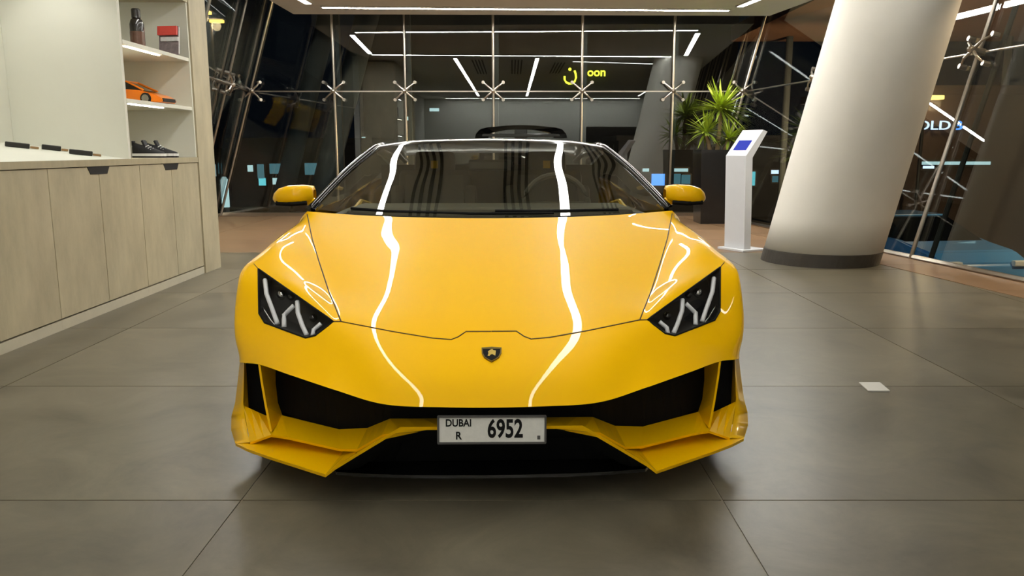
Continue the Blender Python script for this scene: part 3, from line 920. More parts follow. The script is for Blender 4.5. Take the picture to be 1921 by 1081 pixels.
def panel(name, faces, m, parent, sides=(1, -1)):
    bm = bmesh.new()
    for s in sides:
        for fv in faces:
            vs_ = [bm.verts.new((p.x * s, p.y, p.z)) for p in fv]
            bm.faces.new(vs_ if s > 0 else vs_[::-1])
    bmesh.ops.remove_doubles(bm, verts=bm.verts, dist=0.0004)
    bmesh.ops.recalc_face_normals(bm, faces=bm.faces)
    me = bpy.data.meshes.new(name); bm.to_mesh(me); bm.free()
    me.materials.append(MATS[m])
    for p in me.polygons: p.use_smooth = True
    return new_obj(name, me, parent)
hood = panel('hood', groups['hood'], 'car_yellow', car)
bumper = panel('front_bumper', groups['bumper'], 'car_yellow', car)
for s in (1, -1):
    panel('front_wing', groups['wing'], 'car_yellow', car, (s,))

def mir(pts, s): return [(p[0] * s, p[1], p[2]) for p in pts]
def dense(line, step=8.0):
    out = []
    for (x1, y1), (x2, y2) in zip(line, line[1:]):
        n = max(1, int(math.hypot(x2 - x1, y2 - y1) / step))
        out += [(x1 + (x2 - x1) * k / n, y1 + (y2 - y1) * k / n) for k in range(n)]
    return out + [line[-1]]
def seam(line, r=0.0026):
    pts = [cast(x, y, 0.0) for x, y in dense(line)]
    pts = [tuple(p) for p in pts if p is not None]
    for s in (1, -1):
        MB().tube(mir(pts, s), r, 5).build('panel_gap', 'seam', hood)
seam([(342, 402), (333, 448), (320, 492), (302, 547), (280, 602)])
seam(HOOD_FRONT)
seam([(280, 602), (294, 602)]); seam([(434, 502), (446, 488), (456, 479)], 0.0018)

# ---- headlamps
def lamp(s):
    outl = [Vector(cast(x, y)) for x, y in dense(LAMP + LAMP[:1], 12)[:-1]]
    n = len(outl)
    t = None
    mb = MB()
    r0 = [Vector((p.x * s, p.y, p.z)) for p in outl]
    cen = sum(r0, Vector()) / n
    r1 = [p + (cen - p) * 0.10 + Vector((0, 0.10, 0.0)) for p in r0]
    mb.grid([r0 + r0[:1], r1 + r1[:1]])
    vsn = [mb.bm.verts.new(p) for p in r1]; mb.bm.faces.new(vsn)
    housing = mb.build('headlamp', 'lamp_housing', car)
    # rim
    MB().tube([p for p in r0] + [r0[0]], 0.0035, 6, cap=False).build('lamp_rim', 'matte_black', housing)
    def bar(line, w, depth, m='lamp_bar', name='light_bar'):
        pts = []
        for x, y in dense(line, 6):
            p = cast(x, y)
            if p is None: continue
            pts.append(Vector((p.x * s, p.y + depth, p.z - 0.012 * depth / 0.03)))
        MB().tube(pts, w, 6).build(name, m, housing, smooth=True)
    bar([(423, 522), (420, 548), (409, 578), (400, 604)], 0.009, 0.014)
    bar([(370, 570), (388, 588), (388, 610)], 0.009, 0.016)
    bar([(363, 562), (362, 584), (353, 610), (346, 625)], 0.009, 0.016)
    bar([(319, 604), (333, 616), (335, 626)], 0.008, 0.014)
    bar([(427, 574), (412, 598), (405, 606)], 0.003, 0.012, 'chrome', 'cover_glint')  # reflection on the cover, drawn as a thin chrome line
    for x, y, r_ in ((399, 548, 0.02), (381, 552, 0.014), (340, 592, 0.016)):
        p = cast(x, y); MB().ball((p.x * s, p.y + 0.07, p.z - 0.02), r_, 14).build('lens', 'chrome' if r_ > 0.018 else 'gloss_black', housing, smooth=True)
    # clear cover: fan of strips between upper edge and lower edge, following the body
    up = dense([(294, 602), (433, 503)], 10); nu = len(up)
    lowl = dense([(294, 602), (328, 628), (346, 632), (422, 603), (432, 586), (433, 503)], 4)
    low = [lowl[int(round(k * (len(lowl) - 1) / (nu - 1)))] for k in range(nu)]
    rows = []
    for k in range(nu):
        row = []
        for j in range(7):
            u = j / 6; x = up[k][0] * (1 - u) + low[k][0] * u; y = up[k][1] * (1 - u) + low[k][1] * u
            p = cast(x, y); row.append((p.x * s, p.y + 0.003, p.z))
        rows.append(row)
    MB().grid(rows).build('lamp_cover', 'lamp_glass', housing, smooth=True, weld=0.0003)
    return housing
for s in (1, -1): lamp(s)

# ---- lower front: lip, shelf, blades, black openings
def lin(line, n):
    """resample px/depth polyline evenly by control index"""
    out = []
    for a, b in zip(line, line[1:]):
        for k in range(n):
            t = k / n; out.append(tuple(a[i] * (1 - t) + b[i] * t for i in range(3)))
    return out + [line[-1]]
def VL(line): return [Vector(V(*p)) for p in line]
def strip_obj(name, m, lines, parent, sides=(1, -1), smooth=False, thick=0.0, joined=True):
    objs = []
    bm_sets = [sides] if joined else [(s,) for s in sides]
    for ss in bm_sets:
        mb = MB()
        for s in ss:
            mb.grid([[(p[0] * s, p[1], p[2]) for p in l] for l in lines])
        o = mb.build(name, m, parent, smooth, weld=0.0004)
        if thick:
            md = o.modifiers.new('thickness', 'SOLIDIFY'); md.thickness = thick; md.offset = 0
        objs.append(o)
    return objs
A = VL([(462, 757, .55), (421, 776, .50), (390, 776, .46), (285, 803, .33), (232, 801, .27), (190, 784, .20), (98, 784, .17), (0, 784, .15)])
B = VL([(450, 826, .36), (411, 812, .30), (380, 817, .27), (283, 840, .18), (252, 841, .145), (205, 814, .085), (98, 799.5, .035), (0, 799.5, .03)])
D = VL([(477, 827, .385), (455, 838, .31), (420, 851, .225), (311, 887, .055), (293, 873, .045), (235, 838, .03), (171, 800, .02), (0, 800, .015)])
E = [Vector((p.x * 0.985, p.y + 0.16, max(0.112, p.z - 0.045))) for p in B[:3]] + [B[3] + Vector((0, .05, -.03)), B[4] + Vector((0, .002, -.010)), B[5] + Vector((0, .002, -.009)), B[6] + Vector((0, .004, -.009)), B[7] + Vector((0, .004, -.009))]
B2 = [p + Vector((0, 0.004, -0.010)) for p in B]
D2 = [p + Vector((0, 0.004, -0.012)) for p in D]
def sub(line, n=3):
    out = []
    for a, b in zip(line, line[1:]):
        for k in range(n): out.append(a.lerp(b, k / n))
    return out + [line[-1]]
strip_obj('shelf_blade', 'car_yellow', [sub(A), sub(B), sub(B2)], car)
strip_obj('lower_lip', 'car_yellow', [sub([Vector((p.x, p.y + 0.03, p.z - 0.002)) for p in D2]), sub(D2), sub(D), sub(E)], car)
# outer end plates
O = VL([(468, 677, .60), (472, 712, .585), (477, 752, .57), (484, 778, .54), (484.5, 803, .47), (477, 827, .385)])
I = VL([(460, 678, .53), (461, 718, .53), (462, 752, .53), (459, 778, .52), (455, 802, .45), (450, 826, .36)])
Kb = [Vector((.948, .645, .36)), Vector((.950, .645, .30)), Vector((.952, .645, .24)), Vector((.952, .645, .19)), Vector((.94, .62, .14)), Vector((.92, .58, .115))]
strip_obj('corner_plate', 'car_yellow', [sub(I, 4), sub(O, 4), sub(Kb, 4)], car, joined=False, smooth=True)
# upright blades in the side intakes
for s in (1, -1):
    f0 = VL([(434, 681, .405), (430, 712, .39), (422, 760, .36), (413, 806, .325)])
    f1 = VL([(430, 682, .40), (426, 712, .385), (418, 760, .355), (409, 806, .32)])
    b1 = VL([(402, 690, .54), (402, 715, .52), (398, 752, .50), (389, 778, .47)])
    b0 = VL([(428, 684, .56), (426, 715, .54), (418, 752, .52), (408, 778, .49)])
    mb = MB(); mb.grid([[(p.x * s, p.y, p.z) for p in l] for l in (b0, f0, f1, b1)])
    mb.build('intake_blade', 'car_yellow', car)
# black intake cavity behind the lip
lipP = [Vector(G[-1, k]) for k in range(0, G.shape[1], 4) if G[-1, k][0] <= 0.93]
def along(line, x):
    for a, b in zip(line, line[1:]):
        lo, hi = sorted((a.x, b.x))
        if lo <= x <= hi and hi - lo > 1e-6:
            t = (x - a.x) / (b.x - a.x); return a.lerp(b, t)
    return line[0] if abs(x - line[0].x) < abs(x - line[-1].x) else line[-1]
top1 = [p + Vector((0, .004, -.002)) for p in lipP]
top2 = [Vector((p.x, p.y + .16, p.z + .01)) for p in lipP]
bot1 = [Vector((p.x, max(p.y + .16, along(A, p.x).y + .012), along(A, p.x).z - .004)) for p in lipP]
strip_obj('intake_cavity', 'matte_black', [top1, top2, bot1], car)
mb = MB()
mb.quad((-.945, .61, .12), (.945, .61, .12), (.945, .61, .44), (-.945, .61, .44))
mb.build('intake_back', 'matte_black', car)
# lower black opening and splitter
dl = [p for p in sub(D2) if p.x <= 0.56][::-1]
dl = sorted(dl, key=lambda p: p.x)
low = [Vector((p.x * 1.02, 0.20, 0.10)) for p in dl]
strip_obj('lower_grille', 'matte_black', [[p + Vector((0, .006, 0)) for p in dl], [Vector((p.x, 0.13, max(.10, p.z - .07))) for p in dl], low], car)
mb = MB()
fr = [Vector(V(dx, py, y)) for dx, py, y in ((0, 887, .075), (80, 887, .077), (150, 885.5, .082), (230, 882, .095), (290, 878, .115))]
outer = fr + [Vector((.56, .20, .1)), Vector((.58, .40, .1))]
ring = [(p.x, p.y) for p in outer] + [(0.5, 0.7), (0, .7)]
full = [(x, y) for x, y in ring[:-2]] + [(x, y) for x, y in [(0.58, .7)]]
poly = [(-x, y) for x, y in full[::-1]] + full[1:]
mb.prism(poly, 2, 0.088, 0.099)
mb.build('splitter', 'gloss_black', car)

# ---- number plate
pl = empty('number_plate', (0, 0, 0)); pl.parent = car
c0 = Vector(V(0.5, 806, -0.012)); 
pl.scale = (.965, 1, .94); pl.location = c0; pl.rotation_euler = (R(-6), R(0.3), 0)
bx('plate', 'plate_white', (0, 0, 0), (0.342, 0.006, 0.086), pl, 0.002)
for cz_, dz_ in ((0.0445, 0.006), (-0.0445, 0.006)):
    bx('frame', 'plate_frame', (0, -0.002, cz_), (0.35, 0.012, dz_), pl)
for s in (-1, 1): bx('frame', 'plate_frame', (s * 0.1735, -0.002, 0), (0.006, 0.012, 0.09), pl)
bx('bracket', 'matte_black', (0, 0.02, 0), (0.3, 0.03, 0.07), pl)
TR = (R(90), 0, 0)
text_part('digits', '6952', 'ink', pl, 0.085, (0.043, -0.0036, 0.0005), TR, 0.0006, 0.68, 0.0022)
text_part('city_name', 'DUBAI', 'ink', pl, 0.034, (-0.108, -0.0036, 0.022), TR, 0.0006, 0.85, 0.0009)
text_part('code_letter', 'R', 'ink', pl, 0.036, (-0.108, -0.0036, -0.021), TR, 0.0006, 0.9, 0.0009)
bx('stamp', 'plate_frame', (0.152, -0.0034, -0.027), (0.010, 0.001, 0.013), pl)
# ---- badge
bd = empty('badge', (0, 0, 0)); bd.parent = car
p0 = cast(0.5, 650); p1 = cast(0.5, 684)
mid = cast(0.5, 666, 0.003)
zv = (p0 - p1).normalized(); xv = Vector((1, 0, 0)); nv = zv.cross(xv)      # nv points back
bd.matrix_local = Matrix(((1, nv.x, zv.x, mid.x), (0, nv.y, zv.y, mid.y), (0, nv.z, zv.z, mid.z), (0, 0, 0, 1)))
H_ = (p0 - p1).length
def shield(k): return [(a * k, b * k) for a, b in ((-.033, .030), (0, .034), (.033, .030), (.032, .005), (.024, -.016), (.012, -.028), (0, -.036), (-.012, -.028), (-.024, -.016), (-.032, .005))]
MB().prism(shield(1.0), 1, -0.003, 0.004).build('rim', 'badge_rim', bd)
MB().prism([(a, b - 0.001) for a, b in shield(0.88)], 1, -0.0042, 0.002).build('field', 'ink', bd)
bull = [(-.013, -.012), (-.010, .000), (-.012, .008), (-.004, .016), (.002, .020), (.006, .014), (.014, .012), (.013, .0), (.012, -.012), (.007, -.008), (.002, -.004), (-.004, -.008), (-.007, -.014)]
MB().prism(bull, 1, -0.0054, 0.001).build('emblem', 'gold', bd)
MB().prism([(-.028, .0215), (-.028, .0265), (.028, .0265), (.028, .0215)], 1, -0.0052, 0.001).build('name_band', 'badge_rim', bd)

# ---- windscreen and roof
WS = [
 [(0, 1.372, .834), (.30, 1.392, .838), (.60, 1.452, .846), V(336, 392, 1.60)],
 [(0, 1.66, .958), (.28, 1.68, .959), (.55, 1.73, .963), V(298, 352, 1.82)],
 [(0, 1.95, 1.076), (.26, 1.965, 1.076), (.49, 2.0, 1.074), V(258, 313, 2.04)],
 [V(0, 268, 2.22), V(80, 269, 2.225), V(150, 271, 2.235), V(216, 279, 2.26)],
]
GW = surface(WS, 40, 40, True)
mb = MB(); mb.grid([[tuple(p) for p in row] for row in GW]); mb.grid([[(-p[0], p[1], p[2]) for p in row] for row in GW])
mb.build('windscreen', 'windscreen_glass', car, smooth=True, weld=0.0004)
# black cowl between bonnet and glass
R0 = [Vector(G[0, k]) for k in range(0, G.shape[1]) if G[0, k][0] <= 0.905]
cw = [[p + Vector((0, 0.004, -0.006)) for p in R0]]
cw.append([p + Vector((0, .03, -.004)) for p in R0]); cw.append([p + Vector((0, .09, -.03)) for p in R0])
strip_obj('cowl', 'matte_black', cw, car)
# header and roof (black)
hd = [Vector(GW[-1, k]) for k in range(0, 40)]
def roofrow(dy, dz, sx): return [Vector((p.x * sx, p.y + dy, p.z + dz * (1 - 0.15 * (p.x / .65) ** 2))) for p in hd]
strip_obj('roof', 'gloss_black', [roofrow(0, 0, 1), roofrow(.03, .014, 1.0), roofrow(.12, .026, 1.0), roofrow(.4, .03, .98), roofrow(.75, .01, .95), roofrow(1.0, -.06, .92)], car, smooth=True)
for s in (1, -1):
    pil = [Vector(GW[r, -1]) for r in range(0, 40, 3)] + [Vector(GW[-1, -1]) + Vector((-.005, .3, .02)), Vector(GW[-1, -1]) + Vector((-.03, .75, -.01)), Vector(GW[-1, -1]) + Vector((-.06, 1.05, -.08))]
    pil = [Vector((p.x * s, p.y + 0.01, p.z)) for p in pil]
    MB().tube(pil, 0.022, 10).build('door_pillar', 'gloss_black', car, smooth=True)
# wipers
MB().tube([(.30, 1.40, .852), (-.1, 1.41, .850), (-.50, 1.46, .858), (-.68, 1.52, .868)], 0.007, 6).build('wiper', 'matte_black', car)
MB().tube([(.62, 1.48, .862), (.25, 1.43, .860), (0.02, 1.42, .862)], 0.007, 6).build('wiper', 'matte_black', car)

# ---- body sides, doors, rear
def interp(tab, y):
    ks = [a[0] for a in tab]
    i = max(0, min(len(tab) - 2, int(np.searchsorted(ks, y, 'right')) - 1))
    t = (y - ks[i]) / (ks[i + 1] - ks[i]); t = max(0, min(1, t)); t = t * t * (3 - 2 * t)
    return [tab[i][k] * (1 - t) + tab[i + 1][k] * t for k in range(1, len(tab[i]))]
# y: x_sill, x_mid, x_shoulder, z_shoulder, x_belt, z_belt
TAB = [(1.60, .93, .955, .957, .70, .90, .845), (2.1, .93, .925, .935, .70, .85, .865), (2.7, .94, .93, .945, .74, .82, .90), (3.2, .95, .965, .97, .80, .80, .95),
       (3.62, .95, .975, .975, .80, .78, .955), (4.1, .94, .96, .95, .78, .75, .94), (4.42, .90, .90, .90, .74, .72, .90), (4.50, .85, .86, .86, .70, .70, .86)]
YR, RA = 3.62, 0.375
def zlow(y):
    d = abs(y - YR)
    b = 0.17
    if d < RA: b = max(b, 0.335 + math.sqrt(RA * RA - d * d))
    return b
def side_pt(y, t):
    xs, xm, xsh, zsh, xb, zb = interp(TAB, y)
    zl = zlow(y)
    z = zl + (zb - zl) * t
    ks = [0.15, 0.45, zsh, zb]; xsv = [xs, xm, xsh, xb]
    i = max(0, min(2, int(np.searchsorted(ks, z, 'right')) - 1))
    u = max(0, min(1, (z - ks[i]) / (ks[i + 1] - ks[i])))
    if i == 2: u = u * u
    return (xsv[i] * (1 - u) + xsv[i + 1] * u, y, z)
def side_panel(name, y0, y1, s, m='car_yellow'):
    ny = max(2, int((y1 - y0) / 0.025))
    mb = MB(); mb.grid([[(lambda p: (p[0] * s, p[1], p[2]))(side_pt(y0 + (y1 - y0) * k / ny, t / 18)) for t in range(19)] for k in range(ny + 1)])
    return mb.build(name, m, car, smooth=True)
for s in (1, -1):
    side_panel('door', 1.603, 2.75, s)
    side_panel('rear_wing', 2.754, 4.5, s)
    # side glass
    bl = [side_pt(y, 1.0) for y in (1.62, 1.9, 2.2, 2.5, 2.8, 3.1)]
    tp = [tuple(GW[6, -1]), tuple(GW[22, -1]), tuple(GW[-1, -1]), tuple(Vector(GW[-1, -1]) + Vector((-.005, .3, .02))), tuple(Vector(GW[-1, -1]) + Vector((-.02, .55, .01))), tuple(Vector(GW[-1, -1]) + Vector((-.045, .9, -.04)))]
    MB().grid([[(p[0] * s, p[1], p[2]) for p in bl], [(p[0] * s, p[1], p[2]) for p in tp]]).build('side_window', 'windscreen_glass', car, smooth=True)
# rear deck and tail
dk = []
for y, z0 in ((3.1, 1.06), (3.4, 1.03), (3.8, 1.0), (4.2, .97), (4.5, .90)):
    b = side_pt(y, 1.0)
    dk.append([Vector((b[0] * t, y, b[2] + (z0 - b[2]) * (1 - t * t))) for t in [k / 8 for k in range(9)]])
strip_obj('engine_cover', 'gloss_black', dk, car, smooth=True)
tl_ = [[Vector((side_pt(4.5, t)[0] * q, 4.5 + 0.03 * (1 - q), side_pt(4.5, t)[2] + ((.90 - side_pt(4.5, 1)[2]) * (1 - q * q) if t == 1 else 0))) for q in [k / 6 for k in range(7)]] for t in (0, .35, .7, 1)]
strip_obj('tail_panel', 'matte_black', tl_, car)
# rear spoiler lip
rows_ = [[Vector((x, 4.42, .925 - .06 * (x / .75) ** 2)) for x in (0, .25, .5, .75)], [Vector((x, 4.54, .965 - .06 * (x / .75) ** 2)) for x in (0, .25, .5, .75)], [Vector((x, 4.53, .945 - .06 * (x / .75) ** 2)) for x in (0, .25, .5, .75)]]
strip_obj('tail_spoiler', 'gloss_black', rows_, car)
# underbody
mb = MB(); mb.box((0, 2.45, .125), (1.5, 3.9, .05)); mb.box((0, 2.25, .125), (1.84, 1.7, .05)); mb.box((0, 0.43, .085), (1.1, .5, .01)); mb.box((0, .57, .095), (1.8, .07, .02))
mb.build('underbody', 'matte_black', car)
bx('bulkhead', 'matte_black', (0, 1.5, .45), (1.3, .04, .62), car)
# wheels
def wheel(x, y, s, rad, wd):
    w_ = empty('wheel', (x * s, y, rad)); w_.parent = car
    MB().lathe([(rad * .70, -wd / 2), (rad * .93, -wd / 2), (rad, -wd / 2 + .025), (rad, wd / 2 - .025), (rad * .93, wd / 2), (rad * .70, wd / 2)], 40, (0, 0, 0), 'x').build('tyre', 'rubber', w_, smooth=True)
    mb = MB()
    for k in range(10):
        a = 2 * math.pi * k / 10
        mb.tube([(s * wd * .40, 0.05 * math.cos(a), 0.05 * math.sin(a)), (s * wd * .46, rad * .7 * math.cos(a + .12), rad * .7 * math.sin(a + .12))], 0.016, 6)
    mb.build('spokes', 'rim', w_)
    MB().lathe([(rad * .72, -wd * .48), (rad * .68, 0), (rad * .72, wd * .48)], 40, (0, 0, 0), 'x').build('rim', 'rim', w_, smooth=True)
    MB().lathe([(.17, -.01), (.18, .0), (.17, .012)], 28, (0, 0, 0), 'x').build('brake_disc', 'chrome', w_)
    MB().lathe([(.05, s * wd * .35), (.04, s * wd * .47)], 16, (0, 0, 0), 'x').build('hub_cap', 'rim', w_)
for s in (1, -1):
    wheel(.83, 1.0, s, .335, .245); wheel(.82, YR, s, .345, .305)
    # wheel-house liners
    mb = MB(); rows = []
    for k in range(15):
        a = math.pi * k / 14
        rows.append([(s * x, 1.0 + .37 * math.cos(a), .335 + .36 * math.sin(a)) for x in (.55, .94)])
    mb.grid(rows); mb.build('wheel_liner', 'matte_black', car, smooth=True)
    mb = MB(); rows = []
    for k in range(15):
        a = math.pi * k / 14
        rows.append([(s * x, YR + .375 * math.cos(a), .335 + .37 * math.sin(a)) for x in (.55, .95)])
    mb.grid(rows); mb.build('wheel_liner', 'matte_black', car, smooth=True)

# ---- mirrors
def mirror(s):
    secs = [  # x, z centre, half height, y centre, half depth
        (.90, .922, .026, 1.74, .035), (.908, .922, .046, 1.735, .055), (.95, .921, .053, 1.72, .075), (1.02, .918, .054, 1.72, .08), (1.07, .912, .046, 1.73, .07), (1.098, .906, .030, 1.745, .05), (1.112, .902, .012, 1.755, .025)]
    rows = []
    for x, zc_, hh, yc_, hd_ in secs:
        ring = []
        for k in range(16):
            a = 2 * math.pi * k / 16
            cx, sz = math.cos(a), math.sin(a)
            e = 0.55
            ring.append((s * x, yc_ + hd_ * math.copysign(abs(cx) ** e, cx), zc_ + hh * math.copysign(abs(sz) ** e, sz) * (1.0 if sz > 0 else .75)))
        rows.append(ring + ring[:1])
    mb = MB(); mb.grid(rows)
    h = mb.build('door_mirror', 'car_yellow', car, smooth=True, weld=0.0002)
    mb = MB(); mb.tube([(s * .88, 1.72, .85), (s * .90, 1.715, .88), (s * .94, 1.715, .90)], 0.026, 8, taper=[1.2, .9, 1.1]); mb.build('stalk', 'car_yellow', h, smooth=True)
    rows = [[(s * (.93 + .16 * k / 6), 1.80 + .0 * k, .885 + j * .065 / 3) for k in range(7)] for j in range(4)]
    MB().grid(rows).build('mirror_glass', 'chrome', h)
    mb = MB(); mb.tube([(s * .925, 1.665, .885), (s * 1.0, 1.65, .88), (s * 1.08, 1.675, .883)], 0.012, 6); mb.build('lower_trim', 'matte_black', h)
for s in (1, -1): mirror(s)

# ---- cabin
bx('dashboard', 'cabin_black', (0, 1.84, .80), (1.46, .42, .12), car, .04)
bx('cabin_floor', 'cabin_black', (0, 2.4, .22), (1.5, 1.6, .05), car)
bx('rear_bulkhead', 'cabin_black', (0, 3.05, .62), (1.46, .06, .86), car)
bx('centre_tunnel', 'cabin_black', (0, 2.3, .45), (.26, 1.1, .4), car, .03)
def seat(x):
    t = empty('seat', (x, 2.55, .25)); t.parent = car
    bx('cushion', 'seat_leather', (0, -.1, .12), (.5, .52, .14), t, .04)
    rot = Matrix.Rotation(R(-18), 4, 'X')
    bx('backrest', 'seat_leather', (0, .2, .47), (.46, .12, .62), t, .045, rot)
    for s in (-1, 1): bx('bolster', 'seat_leather', (s * .23, .16, .42), (.08, .18, .5), t, .03, rot)
    bx('headrest', 'seat_leather', (0, .31, .80), (.26, .1, .17), t, .035, rot)
    bx('crest', 'cabin_yellow', (0, .252, .805), (.045, .004, .05), t, .001, rot)
seat(-.36); seat(.36)
sw = MB(); 
pts = [Vector((.36 + .18 * math.cos(2 * math.pi * k / 28), 2.03 + .05 * math.sin(2 * math.pi * k / 28), .84 + .17 * math.sin(2 * math.pi * k / 28))) for k in range(29)]
sw.tube(pts, .016, 8, cap=False); sw.box((.36, 2.03, .84), (.34, .03, .05)); sw.box((.36, 2.02, .78), (.05, .03, .12))
sw.build('steering_wheel', 'cabin_black', car)
bx('rear_view_mirror', 'gloss_black', (0, 2.02, 1.065), (.24, .03, .06), car, .012)
for s in (1, -1):
    MB().tube([(s * .74, 1.9, .82), (s * .74, 2.2, .86), (s * .73, 2.45, .83)], .012, 6).build('door_trim', 'cabin_yellow', car)
    bx('door_lining', 'cabin_black', (s * .80, 2.2, .58), (.06, 1.1, .48), car, .02)

# ================================================================== OUTSIDE (night street)
mat('asphalt', srgb(38, 34, 30), 0.9, noise=(3, 0.3, (1, 1, 1)))
mat('facade', srgb(40, 40, 44), 0.9, noise=(3, 0.2, (1, 1, 1)))
mat('facade_brown', srgb(120, 84, 62), 0.9, noise=(3, 0.15, (1, 1, 1)))
mat('facade_umber', srgb(58, 44, 36), 0.9, noise=(3, 0.2, (1, 1, 1)))
mat('hedge_dark', srgb(34, 42, 26), 0.95, noise=(12, 0.5, (1, 1, 1)))
mat('concrete_dark', srgb(72, 76, 78), 0.8, noise=(4, 0.12, (1, 1, 1)))
emis('win_teal', srgb(110, 160, 170), 0.4)
emis('win_pale', srgb(200, 230, 230), 0.8)
emis('sign_yellow', srgb(240, 240, 60), 2.2)
emis('sign_white', srgb(210, 225, 255), 1.6)
emis('sign_blue', srgb(90, 150, 240), 1.5)
emis('lamp_warm', (1.0, 0.55, 0.10, 1), 4.0)
emis('screen_cyan', srgb(120, 225, 235), 0.8)

GZ = -1.5
gr = MB().box((0, 36, GZ - 0.05), (120, 100, 0.1)).build('ground', 'asphalt')
tag(gr, 'dark paved ground outside the showroom', None, None, 'structure')
def building(name, lab, x0, x1, y, z1, wins, m='facade', depth=6.0):
    """wins: (x, z, w, h, material) each an own window with frame and pane"""
    t = empty(name, ((x0 + x1) / 2, y, GZ), 0, lab, 'building')
    bx('wall', m, (0, depth / 2, (z1 - GZ) / 2), (x1 - x0, depth, z1 - GZ), t)
    bx('parapet', m, (0, depth / 2, z1 - GZ + 0.1), (x1 - x0 + 0.2, depth + 0.2, 0.2), t)
    for x, z, w, h, wm in wins:
        f = bx('window', 'mullion_dark', (x - (x0 + x1) / 2, -0.03, z - GZ), (w + 0.1, 0.06, h + 0.1), t)
        bx('pane', wm, (x - (x0 + x1) / 2, -0.066, z - GZ), (w, 0.012, h), f)
    return t
def W(px, py, Y): 
    return ((px - 960.5) / F * (Y * CP - (0) * SP), )
def at(px, py, Y):
    a = (px - 960.5) / F; b = -(py - 540.5) / F
    t = Y / (CP + b * SP)
    return (a * t, Y, CAMH + (-SP + b * CP) * t)
def win(px0, px1, py0, py1, Y, m):
    a = at(px0, py0, Y); b = at(px1, py1, Y)
    return ((a[0] + b[0]) / 2, (a[2] + b[2]) / 2, abs(b[0] - a[0]), abs(a[2] - b[2]), m)
YS = 32.0
building('shopfront', 'low dark shop with a row of dim teal windows beyond the left mirror', -11.15, -5.6, YS, 1.4,
    [win(465, 476, 310, 322, YS, 'win_pale'), win(483, 497, 308, 335, YS, 'win_teal'), win(506, 531, 307, 326, YS, 'win_teal'), win(537, 556, 310, 324, YS, 'win_pale'),
     win(572, 603, 306, 328, YS, 'win_teal'), win(486, 500, 334, 348, YS, 'screen_cyan'), win(512, 522, 334, 346, YS, 'win_pale'), win(536, 556, 330, 346, YS, 'win_teal')])
building('shopfront', 'dark shop with one bright narrow window at the edge of the shelving', -14.8, -11.4, YS, 1.0,
    [win(396, 407, 308, 331, YS, 'win_pale'), win(410, 418, 306, 326, YS, 'win_teal')])
building('shopfront', 'dark shop with pale lit windows right of the windscreen', 4.2, 8.8, YS, 1.5,
    [win(1205, 1217, 316, 322, YS, 'win_pale'), win(1222, 1246, 326, 348, YS, 'sign_blue'), win(1258, 1290, 316, 322, YS, 'win_pale'), win(1262, 1276, 326, 345, YS, 'win_teal'), win(1278, 1294, 328, 345, YS, 'win_teal')])
building('shopfront', 'dark shop with a bright cyan window beside the kiosk', 9.0, 13.4, YS, 1.5,
    [win(1398, 1415, 322, 348, YS, 'screen_cyan'), win(1384, 1394, 322, 336, YS, 'sign_blue'), win(1446, 1462, 319, 326, YS, 'sign_white'), win(1448, 1466, 330, 342, YS, 'win_teal')])
building('tower', 'tall dark building far behind the glass wall', -8, 12, 44, 9.0,
    [win(806, 824, 203, 209, 44, 'win_pale'), win(763, 770, 219, 226, 44, 'win_pale'), win(679, 686, 257, 264, 44, 'win_pale'), win(515, 520, 271, 277, 44, 'win_pale')])
# yellow roof sign: bowl with dot, then the letters
t = empty('yellow_sign', at(1097, 145, 43.86), 0, 'glowing yellow sign with a dotted bowl shape and letters', 'sign')
k = 43.6 / F
def sgn(px, py): return ((px - 1097) * k, -0.05, (145 - py) * k)
MB().tube([sgn(*q) for q in ((1060, 143), (1060, 149), (1063, 154), (1068, 156.5), (1074, 156), (1079, 152), (1081, 146), (1080, 139), (1078, 133))], 0.055, 8).build('bowl', 'sign_yellow', t, smooth=True)
MB().ball(sgn(1069.5, 131), 0.085, 12).build('dot', 'sign_yellow', t)
text_part('letters', 'noon', 'sign_yellow', t, 0.62, sgn(1113, 136.5), (R(90), 0, R(0)), 0.02, 1.0, 0.012)
bx('mounting_bar', 'mullion_dark', (0, 0.08, 0.3), (2.3, 0.08, 0.06), t)
# right: neighbouring shop with white lettering
building('corner_shop', 'dark brown shop with white lettering past the column', 8.2, 18.5, 18.9, 2.4, [win(1723, 1850, 303, 309, 19, 'win_pale'), win(1725, 1745, 311, 316, 19, 'sign_white')], 'facade_umber', 4)
t = empty('letter_sign', at(1766, 236, 18.8), 0, 'small white and blue glowing lettering right of the column', 'sign')
text_part('letters', 'OLD', 'sign_white', t, 0.29, (-0.18, 0, 0), (R(90), 0, 0), 0.01, 1.35, 0.002)
text_part('letters', 'B', 'sign_blue', t, 0.29, (0.38, 0, 0), (R(90), 0, 0), 0.01, 1.35, 0.006)
bx('rail', 'mullion_dark', (0, 0.05, 0), (0.9, 0.06, 0.04), t)
